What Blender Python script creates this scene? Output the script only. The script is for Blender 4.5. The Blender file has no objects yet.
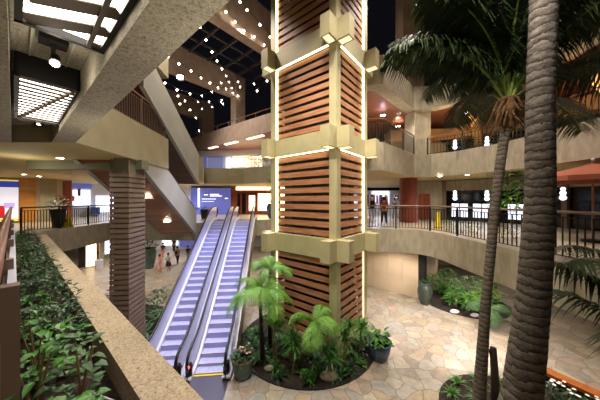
import bpy, math, random
from mathutils import Vector, Matrix
random.seed(7)
R_ = math.radians
F = 233.33
EYE = 6.12
scene = bpy.context.scene
col = scene.collection
# ------------------------------------------------------------------ axes
def nz2(x, y):
    l = math.hypot(x, y); return (x/l, y/l)
U = nz2(.632, .775); V = (-U[1], U[0])           # tower / planter grid
E = nz2(-.0976, .9952); RR = (E[1], -E[0])        # escalator grid
def uv(u, t): return (u*U[0]+t*V[0], u*U[1]+t*V[1])
def ab(a, b): return (a*E[0]+b*RR[0], a*E[1]+b*RR[1])
def at(px, py, Y): return ((px-300)/F*Y, Y, EYE+(200-py)/F*Y)
def gp(px, py, z=0.0):
    Y = (EYE-z)*F/(py-200); return ((px-300)/F*Y, Y, z)

# ------------------------------------------------------------------ mesh builder
class MB:
    def __init__(s): s.v = []; s.f = []; s.m = []
    def face(s, pts, m=0):
        n = len(s.v); s.v += [tuple(p) for p in pts]; s.f.append(tuple(range(n, n+len(pts)))); s.m.append(m)
    def hexa(s, p, m=0, mb=None, mt=None):       # p: 4 bottom ccw, 4 top ccw
        n = len(s.v); s.v += [tuple(q) for q in p]
        for i, f in enumerate([(3,2,1,0),(4,5,6,7),(0,1,5,4),(1,2,6,5),(2,3,7,6),(3,0,4,7)]):
            s.f.append(tuple(n+k for k in f))
            s.m.append(mb if (i == 0 and mb is not None) else mt if (i == 1 and mt is not None) else m)
    def box(s, x0, x1, y0, y1, z0, z1, A=(1,0), B=None, o=(0,0), m=0, mb=None, mt=None):
        if B is None: B = (-A[1], A[0])
        def P(a, b, z): return (o[0]+a*A[0]+b*B[0], o[1]+a*A[1]+b*B[1], z)
        s.hexa([P(x0,y0,z0),P(x1,y0,z0),P(x1,y1,z0),P(x0,y1,z0),P(x0,y0,z1),P(x1,y0,z1),P(x1,y1,z1),P(x0,y1,z1)], m, mb, mt)
    def prism(s, poly, z0, z1, m=0, mb=None, mt=None):
        a = sum(poly[i][0]*poly[(i+1)%len(poly)][1]-poly[(i+1)%len(poly)][0]*poly[i][1] for i in range(len(poly)))
        if a < 0: poly = poly[::-1]
        k = len(poly); n = len(s.v)
        s.v += [(p[0],p[1],z0) for p in poly]+[(p[0],p[1],z1) for p in poly]
        s.f.append(tuple(n+i for i in range(k))[::-1]); s.m.append(m if mb is None else mb)
        s.f.append(tuple(n+k+i for i in range(k))); s.m.append(m if mt is None else mt)
        for i in range(k):
            j = (i+1) % k; s.f.append((n+i, n+j, n+k+j, n+k+i)); s.m.append(m)
    def tube(s, pts, r, n=8, m=0, cap=True):
        pts = [Vector(p) for p in pts]
        if not isinstance(r, (list, tuple)): r = [r]*len(pts)
        base = len(s.v); up = Vector((0,0,1)); pn = None
        for i, p in enumerate(pts):
            d = (pts[min(i+1,len(pts)-1)]-pts[max(i-1,0)]).normalized()
            if pn is None:
                pn = d.cross(up)
                if pn.length < .05: pn = d.cross(Vector((1,0,0)))
            pn = (pn - d*pn.dot(d)).normalized(); q = d.cross(pn)
            for k in range(n):
                a = 2*math.pi*k/n
                w = p + (pn*math.cos(a)+q*math.sin(a))*r[i]; s.v.append(tuple(w))
        for i in range(len(pts)-1):
            for k in range(n):
                k2 = (k+1) % n
                s.f.append((base+i*n+k, base+i*n+k2, base+(i+1)*n+k2, base+(i+1)*n+k)); s.m.append(m)
        if cap:
            s.f.append(tuple(base+k for k in range(n))[::-1]); s.m.append(m)
            e = base+(len(pts)-1)*n; s.f.append(tuple(e+k for k in range(n))); s.m.append(m)
    def lathe(s, prof, c, n=24, m=0):
        base = len(s.v)
        for r, z in prof:
            for k in range(n):
                a = 2*math.pi*k/n; s.v.append((c[0]+r*math.cos(a), c[1]+r*math.sin(a), c[2]+z))
        for i in range(len(prof)-1):
            for k in range(n):
                k2 = (k+1) % n; s.f.append((base+i*n+k, base+i*n+k2, base+(i+1)*n+k2, base+(i+1)*n+k)); s.m.append(m)
        for i, rev in ((0, True), (len(prof)-1, False)):
            if prof[i][0] > 1e-4:
                t = tuple(base+i*n+k for k in range(n)); s.f.append(t[::-1] if rev else t); s.m.append(m)
    def ball(s, c, r, n=10, m=0, sq=(1,1,1)):
        k = max(4, n//2)
        b0 = len(s.v)
        s.lathe([(max(1e-5, r*math.sin(math.pi*i/k)), -r*math.cos(math.pi*i/k)) for i in range(k+1)], (0,0,0), n, m)
        for i in range(b0, len(s.v)):
            v = s.v[i]; s.v[i] = (c[0]+v[0]*sq[0], c[1]+v[1]*sq[1], c[2]+v[2]*sq[2])
    def leaf(s, p, d, up, L, W, droop=.25, m=0):
        d = Vector(d).normalized(); up = Vector(up)
        side = d.cross(up)
        if side.length < .01: side = d.cross(Vector((1,0,0)))
        side.normalize(); nn = side.cross(d).normalized(); p = Vector(p)
        a = p; b = p+d*L*.33-nn*0; c = p+d*L*.7-nn*L*droop*.4; e = p+d*L-nn*L*droop
        n = len(s.v)
        s.v += [tuple(x) for x in (a, b+side*W*.5+nn*W*.14, b, b-side*W*.5+nn*W*.14, c+side*W*.36+nn*W*.1, c, c-side*W*.36+nn*W*.1, e)]
        for f in ((0,1,2),(0,2,3),(1,4,5,2),(2,5,6,3),(4,7,5),(5,7,6)):
            s.f.append(tuple(n+i for i in f)); s.m.append(m)
    def blade(s, p, d, L, W, droop=.4, m=0, segs=3):
        p = Vector(p); d = Vector(d).normalized(); side = d.cross(Vector((0,0,1)))
        if side.length < .02: side = Vector((1,0,0))
        side.normalize(); n = len(s.v)
        for i in range(segs+1):
            t = i/segs; q = p+d*L*t-Vector((0,0,1))*L*droop*t*t; w = W*(1-t**2)*.5+.0008
            s.v.append(tuple(q+side*w)); s.v.append(tuple(q-side*w))
        for i in range(segs):
            s.f.append((n+2*i, n+2*i+1, n+2*i+3, n+2*i+2)); s.m.append(m)

WL = {}
def mesh(name, mb, mats, off=(0,0,0), smooth=False):
    me = bpy.data.meshes.new(name)
    me.from_pydata([(v[0]-off[0], v[1]-off[1], v[2]-off[2]) for v in mb.v], [], mb.f)
    if not isinstance(mats, (list, tuple)): mats = [mats]
    for m in mats: me.materials.append(m)
    me.polygons.foreach_set('material_index', [min(i, len(mats)-1) for i in mb.m])
    if smooth: me.polygons.foreach_set('use_smooth', [True]*len(mb.f))
    me.update()
    return me
def thing(name, label, cat, loc=(0,0,0), group=None):
    o = bpy.data.objects.new(name, None); col.objects.link(o); o.location = loc; o.empty_display_size = .1
    o['label'] = label; o['category'] = cat
    if group: o['group'] = group
    WL[o.name] = tuple(loc); return o
def part(name, mb, mats, parent, smooth=False, label=None):
    off = WL[parent.name]
    o = bpy.data.objects.new(name, mesh(name, mb, mats, off, smooth)); col.objects.link(o); o.parent = parent
    WL[o.name] = off
    if label: o['label'] = label
    return o
def solo(name, mb, mats, label, cat, loc=None, group=None, smooth=False, kind=None):
    if loc is None:
        xs = [v[0] for v in mb.v]; ys = [v[1] for v in mb.v]; zs = [v[2] for v in mb.v]
        loc = ((min(xs)+max(xs))/2, (min(ys)+max(ys))/2, min(zs))
    o = bpy.data.objects.new(name, mesh(name, mb, mats, loc, smooth)); col.objects.link(o); o.location = loc
    o['label'] = label; o['category'] = cat; WL[o.name] = tuple(loc)
    if group: o['group'] = group
    if kind: o['kind'] = kind
    return o
def struct(name, mb, mats, smooth=False):
    o = bpy.data.objects.new(name, mesh(name, mb, mats, (0,0,0), smooth)); col.objects.link(o); o['kind'] = 'structure'
    WL[o.name] = (0,0,0); return o
def dup(root, loc, rz=0.0, sc=1.0, label=None, group=None):
    r = root.copy(); col.objects.link(r); r.location = loc; r.rotation_euler = (0,0,rz); r.scale = (sc,sc,sc)
    if label: r['label'] = label
    if group: r['group'] = group
    for ch in list(root.children):
        c = ch.copy(); col.objects.link(c); c.parent = r
        for g in list(ch.children):
            d = g.copy(); col.objects.link(d); d.parent = c
    return r

# ------------------------------------------------------------------ materials
def nodes(name):
    m = bpy.data.materials.new(name); m.use_nodes = True
    nt = m.node_tree; b = nt.nodes['Principled BSDF']; return m, nt, b
def lin(c): return tuple(((x/12.92) if x <= .04045 else ((x+.055)/1.055)**2.4) for x in c)
def mat(name, c, rough=.6, metal=0.0, c2=None, scale=6.0, bump=0.0, bscale=None, stretch=(1,1,1), detail=4, spec=.5, srgb=True, bands=None):
    m, nt, b = nodes(name)
    if srgb: c = lin(c); c2 = lin(c2) if c2 else None
    b.inputs['Roughness'].default_value = rough; b.inputs['Metallic'].default_value = metal
    b.inputs['Specular IOR Level'].default_value = spec
    b.inputs['Base Color'].default_value = (*c, 1)
    tc = nt.nodes.new('ShaderNodeTexCoord'); mp = nt.nodes.new('ShaderNodeMapping'); mp.inputs['Scale'].default_value = stretch
    geo = nt.nodes.new('ShaderNodeNewGeometry')
    nt.links.new(geo.outputs['Position'], mp.inputs['Vector'])
    if c2:
        n = nt.nodes.new('ShaderNodeTexNoise'); n.inputs['Scale'].default_value = scale; n.inputs['Detail'].default_value = detail
        nt.links.new(mp.outputs[0], n.inputs['Vector'])
        r = nt.nodes.new('ShaderNodeValToRGB'); r.color_ramp.elements[0].position = .35; r.color_ramp.elements[1].position = .65
        r.color_ramp.elements[0].color = (*c, 1); r.color_ramp.elements[1].color = (*c2, 1)
        nt.links.new(n.outputs[0], r.inputs[0]); nt.links.new(r.outputs[0], b.inputs['Base Color'])
    if bump:
        n2 = nt.nodes.new('ShaderNodeTexNoise'); n2.inputs['Scale'].default_value = bscale or scale*3; n2.inputs['Detail'].default_value = 5
        nt.links.new(mp.outputs[0], n2.inputs['Vector'])
        bp = nt.nodes.new('ShaderNodeBump'); bp.inputs['Strength'].default_value = bump; bp.inputs['Distance'].default_value = .02
        nt.links.new(n2.outputs[0], bp.inputs['Height']); nt.links.new(bp.outputs[0], b.inputs['Normal'])
    return m
def emis(name, c, s):
    m, nt, b = nodes(name); c = lin(c)
    b.inputs['Base Color'].default_value = (*c, 1); b.inputs['Emission Color'].default_value = (*c, 1); b.inputs['Emission Strength'].default_value = s
    return m
def speckle(name, base, dark, light, sc=9):
    m, nt, b = nodes(name); b.inputs['Roughness'].default_value = .85
    geo = nt.nodes.new('ShaderNodeNewGeometry')
    n1 = nt.nodes.new('ShaderNodeTexNoise'); n1.inputs['Scale'].default_value = sc*4; n1.inputs['Detail'].default_value = 6; n1.inputs['Roughness'].default_value = .75
    vo = nt.nodes.new('ShaderNodeTexVoronoi'); vo.inputs['Scale'].default_value = sc*5
    n3 = nt.nodes.new('ShaderNodeTexNoise'); n3.inputs['Scale'].default_value = 1.3
    for x in (n1, vo, n3): nt.links.new(geo.outputs['Position'], x.inputs['Vector'])
    r1 = nt.nodes.new('ShaderNodeValToRGB'); e = r1.color_ramp.elements
    e[0].position = .36; e[0].color = (*lin(dark), 1); e[1].position = .62; e[1].color = (*lin(light), 1)
    e2 = r1.color_ramp.elements.new(.46); e2.color = (*lin(base), 1)
    nt.links.new(n1.outputs[0], r1.inputs[0])
    r2 = nt.nodes.new('ShaderNodeValToRGB'); f = r2.color_ramp.elements; f[0].position = .1; f[0].color = (.35,.33,.3,1); f[1].position = .2; f[1].color = (1,1,1,1)
    nt.links.new(vo.outputs['Distance'], r2.inputs[0])
    mx = nt.nodes.new('ShaderNodeMix'); mx.data_type = 'RGBA'; mx.blend_type = 'MULTIPLY'; mx.inputs[0].default_value = .7
    nt.links.new(r1.outputs[0], mx.inputs[6]); nt.links.new(r2.outputs[0], mx.inputs[7]); 
    r3 = nt.nodes.new('ShaderNodeValToRGB'); g = r3.color_ramp.elements; g[0].position = .3; g[0].color = (.8,.8,.8,1); g[1].position = .7; g[1].color = (1,1,1,1)
    nt.links.new(n3.outputs[0], r3.inputs[0])
    m2 = nt.nodes.new('ShaderNodeMix'); m2.data_type = 'RGBA'; m2.blend_type = 'MULTIPLY'; m2.inputs[0].default_value = 1
    nt.links.new(mx.outputs[2], m2.inputs[6]); nt.links.new(r3.outputs[0], m2.inputs[7]); nt.links.new(m2.outputs[2], b.inputs['Base Color'])
    bp = nt.nodes.new('ShaderNodeBump'); bp.inputs['Strength'].default_value = .5; bp.inputs['Distance'].default_value = .02
    nt.links.new(n1.outputs[0], bp.inputs['Height']); nt.links.new(bp.outputs[0], b.inputs['Normal'])
    return m
def flagstone():
    m, nt, b = nodes('flagstone'); b.inputs['Roughness'].default_value = .42
    geo = nt.nodes.new('ShaderNodeNewGeometry')
    no = nt.nodes.new('ShaderNodeTexNoise'); no.inputs['Scale'].default_value = 1.5; nt.links.new(geo.outputs['Position'], no.inputs['Vector'])
    ad = nt.nodes.new('ShaderNodeMix'); ad.data_type = 'RGBA'; ad.blend_type = 'LINEAR_LIGHT'; ad.inputs[0].default_value = .16
    nt.links.new(geo.outputs['Position'], ad.inputs[6]); nt.links.new(no.outputs['Color'], ad.inputs[7])
    v1 = nt.nodes.new('ShaderNodeTexVoronoi'); v1.voronoi_dimensions = '2D'; v1.inputs['Scale'].default_value = 2.0
    v2 = nt.nodes.new('ShaderNodeTexVoronoi'); v2.voronoi_dimensions = '2D'; v2.feature = 'DISTANCE_TO_EDGE'; v2.inputs['Scale'].default_value = 2.0
    for v in (v1, v2): nt.links.new(ad.outputs[2], v.inputs['Vector'])
    sp = nt.nodes.new('ShaderNodeSeparateColor'); nt.links.new(v1.outputs['Color'], sp.inputs[0])
    r = nt.nodes.new('ShaderNodeValToRGB'); e = r.color_ramp.elements
    e[0].position = 0; e[0].color = (*lin((.58,.54,.49)), 1); e[1].position = 1; e[1].color = (*lin((.74,.67,.58)), 1)
    for p, c in ((.15,(.71,.64,.53)),(.3,(.63,.62,.60)),(.45,(.74,.69,.60)),(.6,(.60,.56,.51)),(.75,(.70,.61,.54)),(.88,(.68,.66,.62))):
        x = e.new(p); x.color = (*lin(c), 1)
    nt.links.new(sp.outputs[0], r.inputs[0])
    n2 = nt.nodes.new('ShaderNodeTexNoise'); n2.inputs['Scale'].default_value = 5; n2.inputs['Detail'].default_value = 6
    nt.links.new(geo.outputs['Position'], n2.inputs['Vector'])
    r4 = nt.nodes.new('ShaderNodeValToRGB'); r4.color_ramp.elements[0].position = .3; r4.color_ramp.elements[0].color = (.72,.72,.7,1); r4.color_ramp.elements[1].position = .7
    nt.links.new(n2.outputs[0], r4.inputs[0])
    m1 = nt.nodes.new('ShaderNodeMix'); m1.data_type = 'RGBA'; m1.blend_type = 'MULTIPLY'; m1.inputs[0].default_value = 1
    nt.links.new(r.outputs[0], m1.inputs[6]); nt.links.new(r4.outputs[0], m1.inputs[7])
    r5 = nt.nodes.new('ShaderNodeValToRGB'); r5.color_ramp.elements[0].position = .012; r5.color_ramp.elements[0].color = (1,1,1,1); r5.color_ramp.elements[1].position = .03; r5.color_ramp.elements[1].color = (0,0,0,1)
    nt.links.new(v2.outputs['Distance'], r5.inputs[0])
    m2 = nt.nodes.new('ShaderNodeMix'); m2.data_type = 'RGBA'; nt.links.new(r5.outputs[0], m2.inputs[0])
    nt.links.new(m1.outputs[2], m2.inputs[6]); m2.inputs[7].default_value = (*lin((.46,.42,.36)), 1)
    nt.links.new(m2.outputs[2], b.inputs['Base Color'])
    bp = nt.nodes.new('ShaderNodeBump'); bp.inputs['Strength'].default_value = .3; bp.inputs['Distance'].default_value = .02; bp.invert = True
    nt.links.new(r5.outputs[0], bp.inputs['Height']); nt.links.new(bp.outputs[0], b.inputs['Normal'])
    return m
def planks(name, c1, c2, A, w=.18, rough=.4, gap=.06):
    """boards running along direction A, each board its own tone"""
    m, nt, b = nodes(name); b.inputs['Roughness'].default_value = rough
    geo = nt.nodes.new('ShaderNodeNewGeometry')
    dt = nt.nodes.new('ShaderNodeVectorMath'); dt.operation = 'DOT_PRODUCT'; dt.inputs[1].default_value = A
    nt.links.new(geo.outputs['Position'], dt.inputs[0])
    dv = nt.nodes.new('ShaderNodeMath'); dv.operation = 'DIVIDE'; dv.inputs[1].default_value = w; nt.links.new(dt.outputs['Value'], dv.inputs[0])
    fl = nt.nodes.new('ShaderNodeMath'); fl.operation = 'FLOOR'; nt.links.new(dv.outputs[0], fl.inputs[0])
    fr = nt.nodes.new('ShaderNodeMath'); fr.operation = 'FRACT'; nt.links.new(dv.outputs[0], fr.inputs[0])
    wn = nt.nodes.new('ShaderNodeTexWhiteNoise'); wn.noise_dimensions = '1D'; nt.links.new(fl.outputs[0], wn.inputs['W'])
    r = nt.nodes.new('ShaderNodeValToRGB'); r.color_ramp.elements[0].color = (*lin(c1), 1); r.color_ramp.elements[1].color = (*lin(c2), 1)
    nt.links.new(wn.outputs['Value'], r.inputs[0])
    lt = nt.nodes.new('ShaderNodeMath'); lt.operation = 'LESS_THAN'; lt.inputs[1].default_value = gap; nt.links.new(fr.outputs[0], lt.inputs[0])
    mx = nt.nodes.new('ShaderNodeMix'); mx.data_type = 'RGBA'; nt.links.new(lt.outputs[0], mx.inputs[0]); nt.links.new(r.outputs[0], mx.inputs[6])
    mx.inputs[7].default_value = (.01,.008,.006,1)
    nt.links.new(mx.outputs[2], b.inputs['Base Color'])
    return m
def glass(name, c=(.8,.9,.9), a=.25, rough=.05):
    m, nt, b = nodes(name); b.inputs['Base Color'].default_value = (*lin(c), 1); b.inputs['Alpha'].default_value = a
    b.inputs['Roughness'].default_value = rough; return m
def trunkmat(name, c1, c2, c3, period):
    m, nt, b = nodes(name); b.inputs['Roughness'].default_value = .9
    geo = nt.nodes.new('ShaderNodeNewGeometry')
    w = nt.nodes.new('ShaderNodeTexWave'); w.bands_direction = 'Z'; w.wave_profile = 'SAW'
    w.inputs['Scale'].default_value = period; w.inputs['Distortion'].default_value = 5.5; w.inputs['Detail'].default_value = 5; w.inputs['Detail Scale'].default_value = 1.6; w.inputs['Detail Roughness'].default_value = .65
    nt.links.new(geo.outputs['Position'], w.inputs['Vector'])
    r = nt.nodes.new('ShaderNodeValToRGB'); e = r.color_ramp.elements
    e[0].position = 0; e[0].color = (*lin(c1), 1); e[1].position = .9; e[1].color = (*lin(c3), 1); x = e.new(.25); x.color = (*lin(c2), 1)
    nt.links.new(w.outputs[0], r.inputs[0])
    n = nt.nodes.new('ShaderNodeTexNoise'); n.inputs['Scale'].default_value = 9; n.inputs['Detail'].default_value = 8; n.inputs['Roughness'].default_value = .7
    mp = nt.nodes.new('ShaderNodeMapping'); mp.inputs['Scale'].default_value = (1,1,3.5); nt.links.new(geo.outputs['Position'], mp.inputs[0]); nt.links.new(mp.outputs[0], n.inputs[0])
    r2 = nt.nodes.new('ShaderNodeValToRGB'); r2.color_ramp.elements[0].position = .35; r2.color_ramp.elements[0].color = (.2,.19,.18,1); r2.color_ramp.elements[1].position = .62
    nt.links.new(n.outputs[0], r2.inputs[0])
    mx = nt.nodes.new('ShaderNodeMix'); mx.data_type = 'RGBA'; mx.blend_type = 'MULTIPLY'; mx.inputs[0].default_value = .8
    nt.links.new(r.outputs[0], mx.inputs[6]); nt.links.new(r2.outputs[0], mx.inputs[7]); nt.links.new(mx.outputs[2], b.inputs['Base Color'])
    bp = nt.nodes.new('ShaderNodeBump'); bp.inputs['Strength'].default_value = .8; bp.inputs['Distance'].default_value = .03
    nt.links.new(w.outputs[0], bp.inputs['Height']); nt.links.new(bp.outputs[0], b.inputs['Normal'])
    return m

M = {}
M['floor'] = flagstone()
M['speck'] = speckle('rough_concrete', (.64,.61,.53), (.33,.31,.27), (.74,.70,.62))
M['speck_coping'] = speckle('aggregate_coping', (.68,.61,.50), (.42,.37,.30), (.77,.71,.60), 11)
M['fascia'] = mat('board_concrete', (.60,.56,.48), .85, c2=(.68,.64,.56), scale=5, bump=.6, bscale=40, stretch=(1,1,.35))
M['smooth'] = mat('smooth_concrete', (.58,.54,.41), .7, c2=(.62,.58,.45), scale=1.5, bump=.1, bscale=30)
M['grey'] = mat('grey_plaster', (.60,.60,.55), .7, c2=(.64,.63,.58), scale=1.2)
M['roofbeam'] = mat('roof_concrete', (.66,.57,.50), .8, c2=(.72,.63,.55), scale=2)
M['olive'] = mat('olive_cream_paint', (.70,.66,.50), .55, c2=(.74,.70,.54), scale=2)
M['greenbeam'] = mat('olive_grey_paint', (.47,.47,.38), .7)
M['slat'] = mat('cedar_slat', (.63,.41,.28), .5, c2=(.75,.53,.38), scale=1.4, stretch=(.8,.8,9))
M['slat_pillar'] = mat('grey_brown_slat', (.44,.37,.33), .55, c2=(.53,.45,.39), scale=1.4, stretch=(.8,.8,9))  # greyer, darker wood tone than the tower slats
M['near_black'] = mat('near_black_finish', (.10,.09,.08), .5)
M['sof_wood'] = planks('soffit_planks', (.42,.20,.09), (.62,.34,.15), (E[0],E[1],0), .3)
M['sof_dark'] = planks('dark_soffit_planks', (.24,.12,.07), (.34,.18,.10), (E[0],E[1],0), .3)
M['sof_red'] = planks('red_soffit_planks', (.50,.31,.23), (.58,.37,.28), (U[0],U[1],0), .2, gap=.03)
M['sof_cream'] = mat('cream_soffit', (.76,.68,.46), .8)
M['sof_amber'] = mat('amber_soffit', (.78,.60,.38), .7)
M['walk'] = mat('polished_tile', (.66,.60,.52), .3, c2=(.72,.66,.58), scale=2)
M['black'] = mat('black_metal', (.07,.06,.06), .45, .3)
M['rubber'] = mat('black_rubber', (.03,.03,.035), .35)
M['steel'] = mat('brushed_steel', (.90,.90,.94), .3, .3)
M['steel2'] = mat('satin_steel', (.78,.78,.84), .42, .15)
M['step'] = mat('ribbed_step', (.66,.67,.84), .45, .1, c2=(.72,.73,.88), scale=8, stretch=(1,1,1))  # lavender tint carries the bluish light falling on the steps
M['riser'] = mat('step_riser', (.64,.64,.82), .5, .05)  # same bluish light put into the riser colour
M['yellow'] = mat('yellow_paint', (.88,.78,.15), .5)
M['plate'] = mat('comb_plate_steel', (.40,.39,.45), .35, .6)
M['bal'] = glass('balustrade_panel', (.82,.84,.97), .6, .12)
M['glass'] = glass('clear_glass', (.75,.82,.88), .22)
M['dglass'] = mat('dark_glass', (.05,.05,.08), .12)
M['rail_wood'] = mat('varnished_handrail', (.48,.29,.17), .42, c2=(.58,.37,.22), scale=6, stretch=(.6,.6,4))
M['rail_brown'] = mat('brown_metal', (.48,.40,.34), .45, .2)
M['soil'] = mat('soil', (.13,.10,.08), .95, c2=(.22,.17,.13), scale=14, bump=.8, bscale=30)
M['leaf'] = mat('leaf_green', (.20,.42,.13), .45, c2=(.34,.55,.22), scale=5)
M['leafd'] = mat('leaf_dark', (.09,.20,.09), .45, c2=(.15,.30,.13), scale=4)
M['leafl'] = mat('leaf_light', (.28,.50,.12), .5, c2=(.42,.62,.19), scale=3)
M['leafm'] = mat('leaf_grey_green', (.22,.34,.20), .5, c2=(.30,.42,.26), scale=4)
M['palm'] = mat('palm_leaf', (.13,.20,.09), .5, c2=(.22,.28,.14), scale=2)
M['palml'] = mat('palm_leaf_light', (.42,.50,.30), .45)
M['petiole'] = mat('petiole_green', (.50,.60,.25), .5)
M['fibre'] = mat('palm_fibre', (.34,.24,.14), .95, c2=(.46,.34,.2), scale=20, bump=.8)
M['stem'] = mat('pale_stem', (.52,.42,.28), .8)
M['trunk'] = trunkmat('palm_trunk', (.15,.13,.12), (.43,.40,.36), (.62,.58,.53), 2.6)
M['trunk2'] = trunkmat('slim_palm_trunk', (.17,.14,.12), (.41,.37,.32), (.56,.51,.46), 3.0)
M['fern_trunk'] = mat('fern_trunk', (.15,.10,.07), .95, c2=(.22,.15,.1), scale=20, bump=.8)
M['pot_green'] = mat('celadon_glaze', (.36,.45,.40), .25, c2=(.28,.38,.35), scale=3)
M['pot_rim'] = mat('brown_glazed_rim', (.42,.34,.24), .35)
M['pot_blue'] = mat('blue_glaze', (.16,.22,.38), .2, c2=(.30,.40,.46), scale=2.5, stretch=(.6,.6,2))
M['pot_dark'] = mat('dark_glaze', (.20,.24,.22), .3, c2=(.28,.32,.28), scale=4)
M['pot_black'] = mat('black_planter', (.10,.11,.11), .4)
M['benchwood'] = mat('orange_bench_wood', (.58,.32,.14), .45, c2=(.66,.39,.18), scale=2, stretch=(2,2,8))
M['stone'] = mat('river_stone', (.55,.50,.44), .8, c2=(.66,.6,.54), scale=8)
M['flower'] = mat('white_petal', (.92,.86,.84), .6)
M['pinkfl'] = mat('pink_petal', (.85,.50,.50), .6)
M['led'] = emis('warm_led_strip', (1,.93,.74), 5)
M['low_glow'] = emis('low_led_and_bracket_glow', (1,.93,.76), .9)  # dim strips, and the glow put under the tower brackets
M['louverglow'] = emis('luminous_ceiling_panel', (1,.97,.92), 7)
M['louver'] = mat('louver_brown', (.40,.34,.28), .6)
M['lamp'] = emis('lamp_white', (1,.95,.85), 22)
M['lampc'] = emis('lamp_cool', (.92,.93,1), 14)
M['bulb'] = emis('string_bulb', (1,.93,.85), 26)
M['flood'] = emis('flood_face', (1,.93,.88), 60)
M['tile'] = mat('beige_wall_tile', (.80,.72,.60), .45, c2=(.84,.76,.64), scale=1)
M['redwood'] = planks('red_wood_panelling', (.50,.20,.10), (.62,.28,.14), (1,0,0), .25, gap=.04)
M['maroon'] = mat('maroon_paint', (.45,.20,.14), .4, c2=(.52,.25,.17), scale=2)
M['orangewood'] = mat('amber_veneer', (.80,.52,.20), .4, c2=(.86,.60,.28), scale=1.5, stretch=(1,1,4))
M['white'] = mat('white_paint', (.88,.88,.90), .6)
M['bluewall'] = emis('lit_blue_graphic_wall', (.36,.38,.66), .55)
M['bluewhite'] = emis('lit_sign_lettering', (.95,.95,1), 1.6)
M['shopglow'] = emis('shop_ceiling_light', (1,.95,.90), 7)
M['shopcool'] = emis('shop_display_light', (.90,.92,1), 1.5)
M['shopwarm'] = emis('shop_warm_light', (1,.86,.68), 3)
M['umbrella'] = mat('rust_canvas', (.62,.34,.24), .8)
M['sky_frame'] = mat('skylight_frame', (.30,.27,.27), .6)
M['skin'] = mat('skin', (.72,.50,.38), .6)
M['hair'] = mat('black_hair', (.05,.04,.04), .6)
M['c_pink'] = mat('salmon_cloth', (.90,.58,.50), .8)
M['c_grey'] = mat('pale_grey_cloth', (.70,.72,.66), .8)
M['c_dark'] = mat('dark_cloth', (.12,.12,.15), .8)
M['c_red'] = mat('rust_cloth', (.55,.20,.13), .8)
M['c_blue'] = mat('denim_cloth', (.25,.32,.50), .8)
M['signY'] = mat('caution_yellow', (.90,.80,.12), .4)

# ================================================================== camera / world / view
cd = bpy.data.cameras.new('camera'); cam = bpy.data.objects.new('camera', cd); col.objects.link(cam)
cam.location = (0, 0, EYE); cam.rotation_euler = (R_(90), 0, 0); cd.lens = 14.0; cd.sensor_width = 36; cd.clip_start = .02; cd.clip_end = 300
scene.camera = cam
w = bpy.data.worlds.new('night'); scene.world = w; w.use_nodes = True
w.node_tree.nodes['Background'].inputs[0].default_value = (.003,.003,.0045,1); w.node_tree.nodes['Background'].inputs[1].default_value = 1
vs = scene.view_settings; vs.view_transform = 'Standard'; vs.look = 'None'; vs.gamma = 1; vs.exposure = 0

# ================================================================== ground
mb = MB(); mb.prism([(-60,-10),(45,-10),(45,70),(-60,70)], -.3, 0); struct('floor', mb, M['floor'])

# slabs: materials side, soffit, top
Z2a, Z2b = 3.43, 4.62
Z3a, Z3b = 7.6, 9.0
Z4a, Z4b = 11.9, 13.35
def slab(name, poly, z0, z1, side, bot, top):
    mb = MB(); mb.prism(poly, z0, z1, 0, 1, 2); return struct(name, mb, [side, bot, top])
# --- level two
R2 = [(6.6,1.5),(6.5,5),(6.42,7),(6.36,9),(6.38,10.3),(6.25,11.0),(5.9,11.55),(5.3,11.9),(4.3,12.15),(3.25,12.3)]
slab('floor_east', R2+[(3.25,45),(35,45),(35,1.5)], Z2a, Z2b, M['fascia'], M['sof_cream'], M['walk'])
W2 = [uv(.9,15.35),(-12.2,11.0),(-12.75,15.9),(-8.9,15.55),(-6.62,15.3),(-6.62,17.35),(-1.6,17.9),(.2,16.6),(3.1,13.6),(3.1,45),(-45,45),(-45,10.3)]
slab('floor_west', W2, Z2a, Z2b, M['fascia'], M['sof_cream'], M['walk'])
slab('floor_near', [uv(.03,-4),uv(.03,15.75),(-45,10.25),(-45,-6)], Z2a, Z2b-.002, M['fascia'], M['sof_cream'], M['walk'])
# --- level three
L3e = [(-5.76,6.0), ab(11.66,-5.147), (-9.4,11.5), (-9.5,15.9), (-6.47,15.6), (-8.65,21), (-5.1,21.2), (-2.3,19.3), (.2,16.6), (3.1,13.0), (3.1,45), (-45,45), (-45,6.0)]
slab('ceiling_west', L3e, Z3a, Z3b, M['smooth'], M['sof_cream'], M['walk'])
slab('ceiling_near', [uv(-.03,-4),(-7.4,5.99),(-45,5.99),(-45,-6)], Z3a, Z3b, M['speck'], M['speck'], M['walk'])
slab('ceiling_recess', [uv(-.03,-4),uv(.66,-4),(-6.38,6.0),(-7.4,6.0)], 8.05, Z3b, M['greenbeam'], M['speck'], M['walk'])
mb = MB(); mb.prism([uv(.66,-4),uv(1.02,-4),(-5.76,5.99),(-6.38,5.99)], Z3a, Z3b)
struct('beam_near', mb, M['speck'])
R3 = [(3.25,11.75),(4.15,11.6),(7.27,14.9),(8.3,14.75),(9.2,13.8),(9.95,12.3),(10.3,10.7),(10.45,8),(10.42,5),(10.2,1.5)]
slab('ceiling_east', R3+[(35,1.5),(35,45),(3.25,45)], Z3a, Z3b, M['fascia'], M['sof_cream'], M['walk'])
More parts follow.
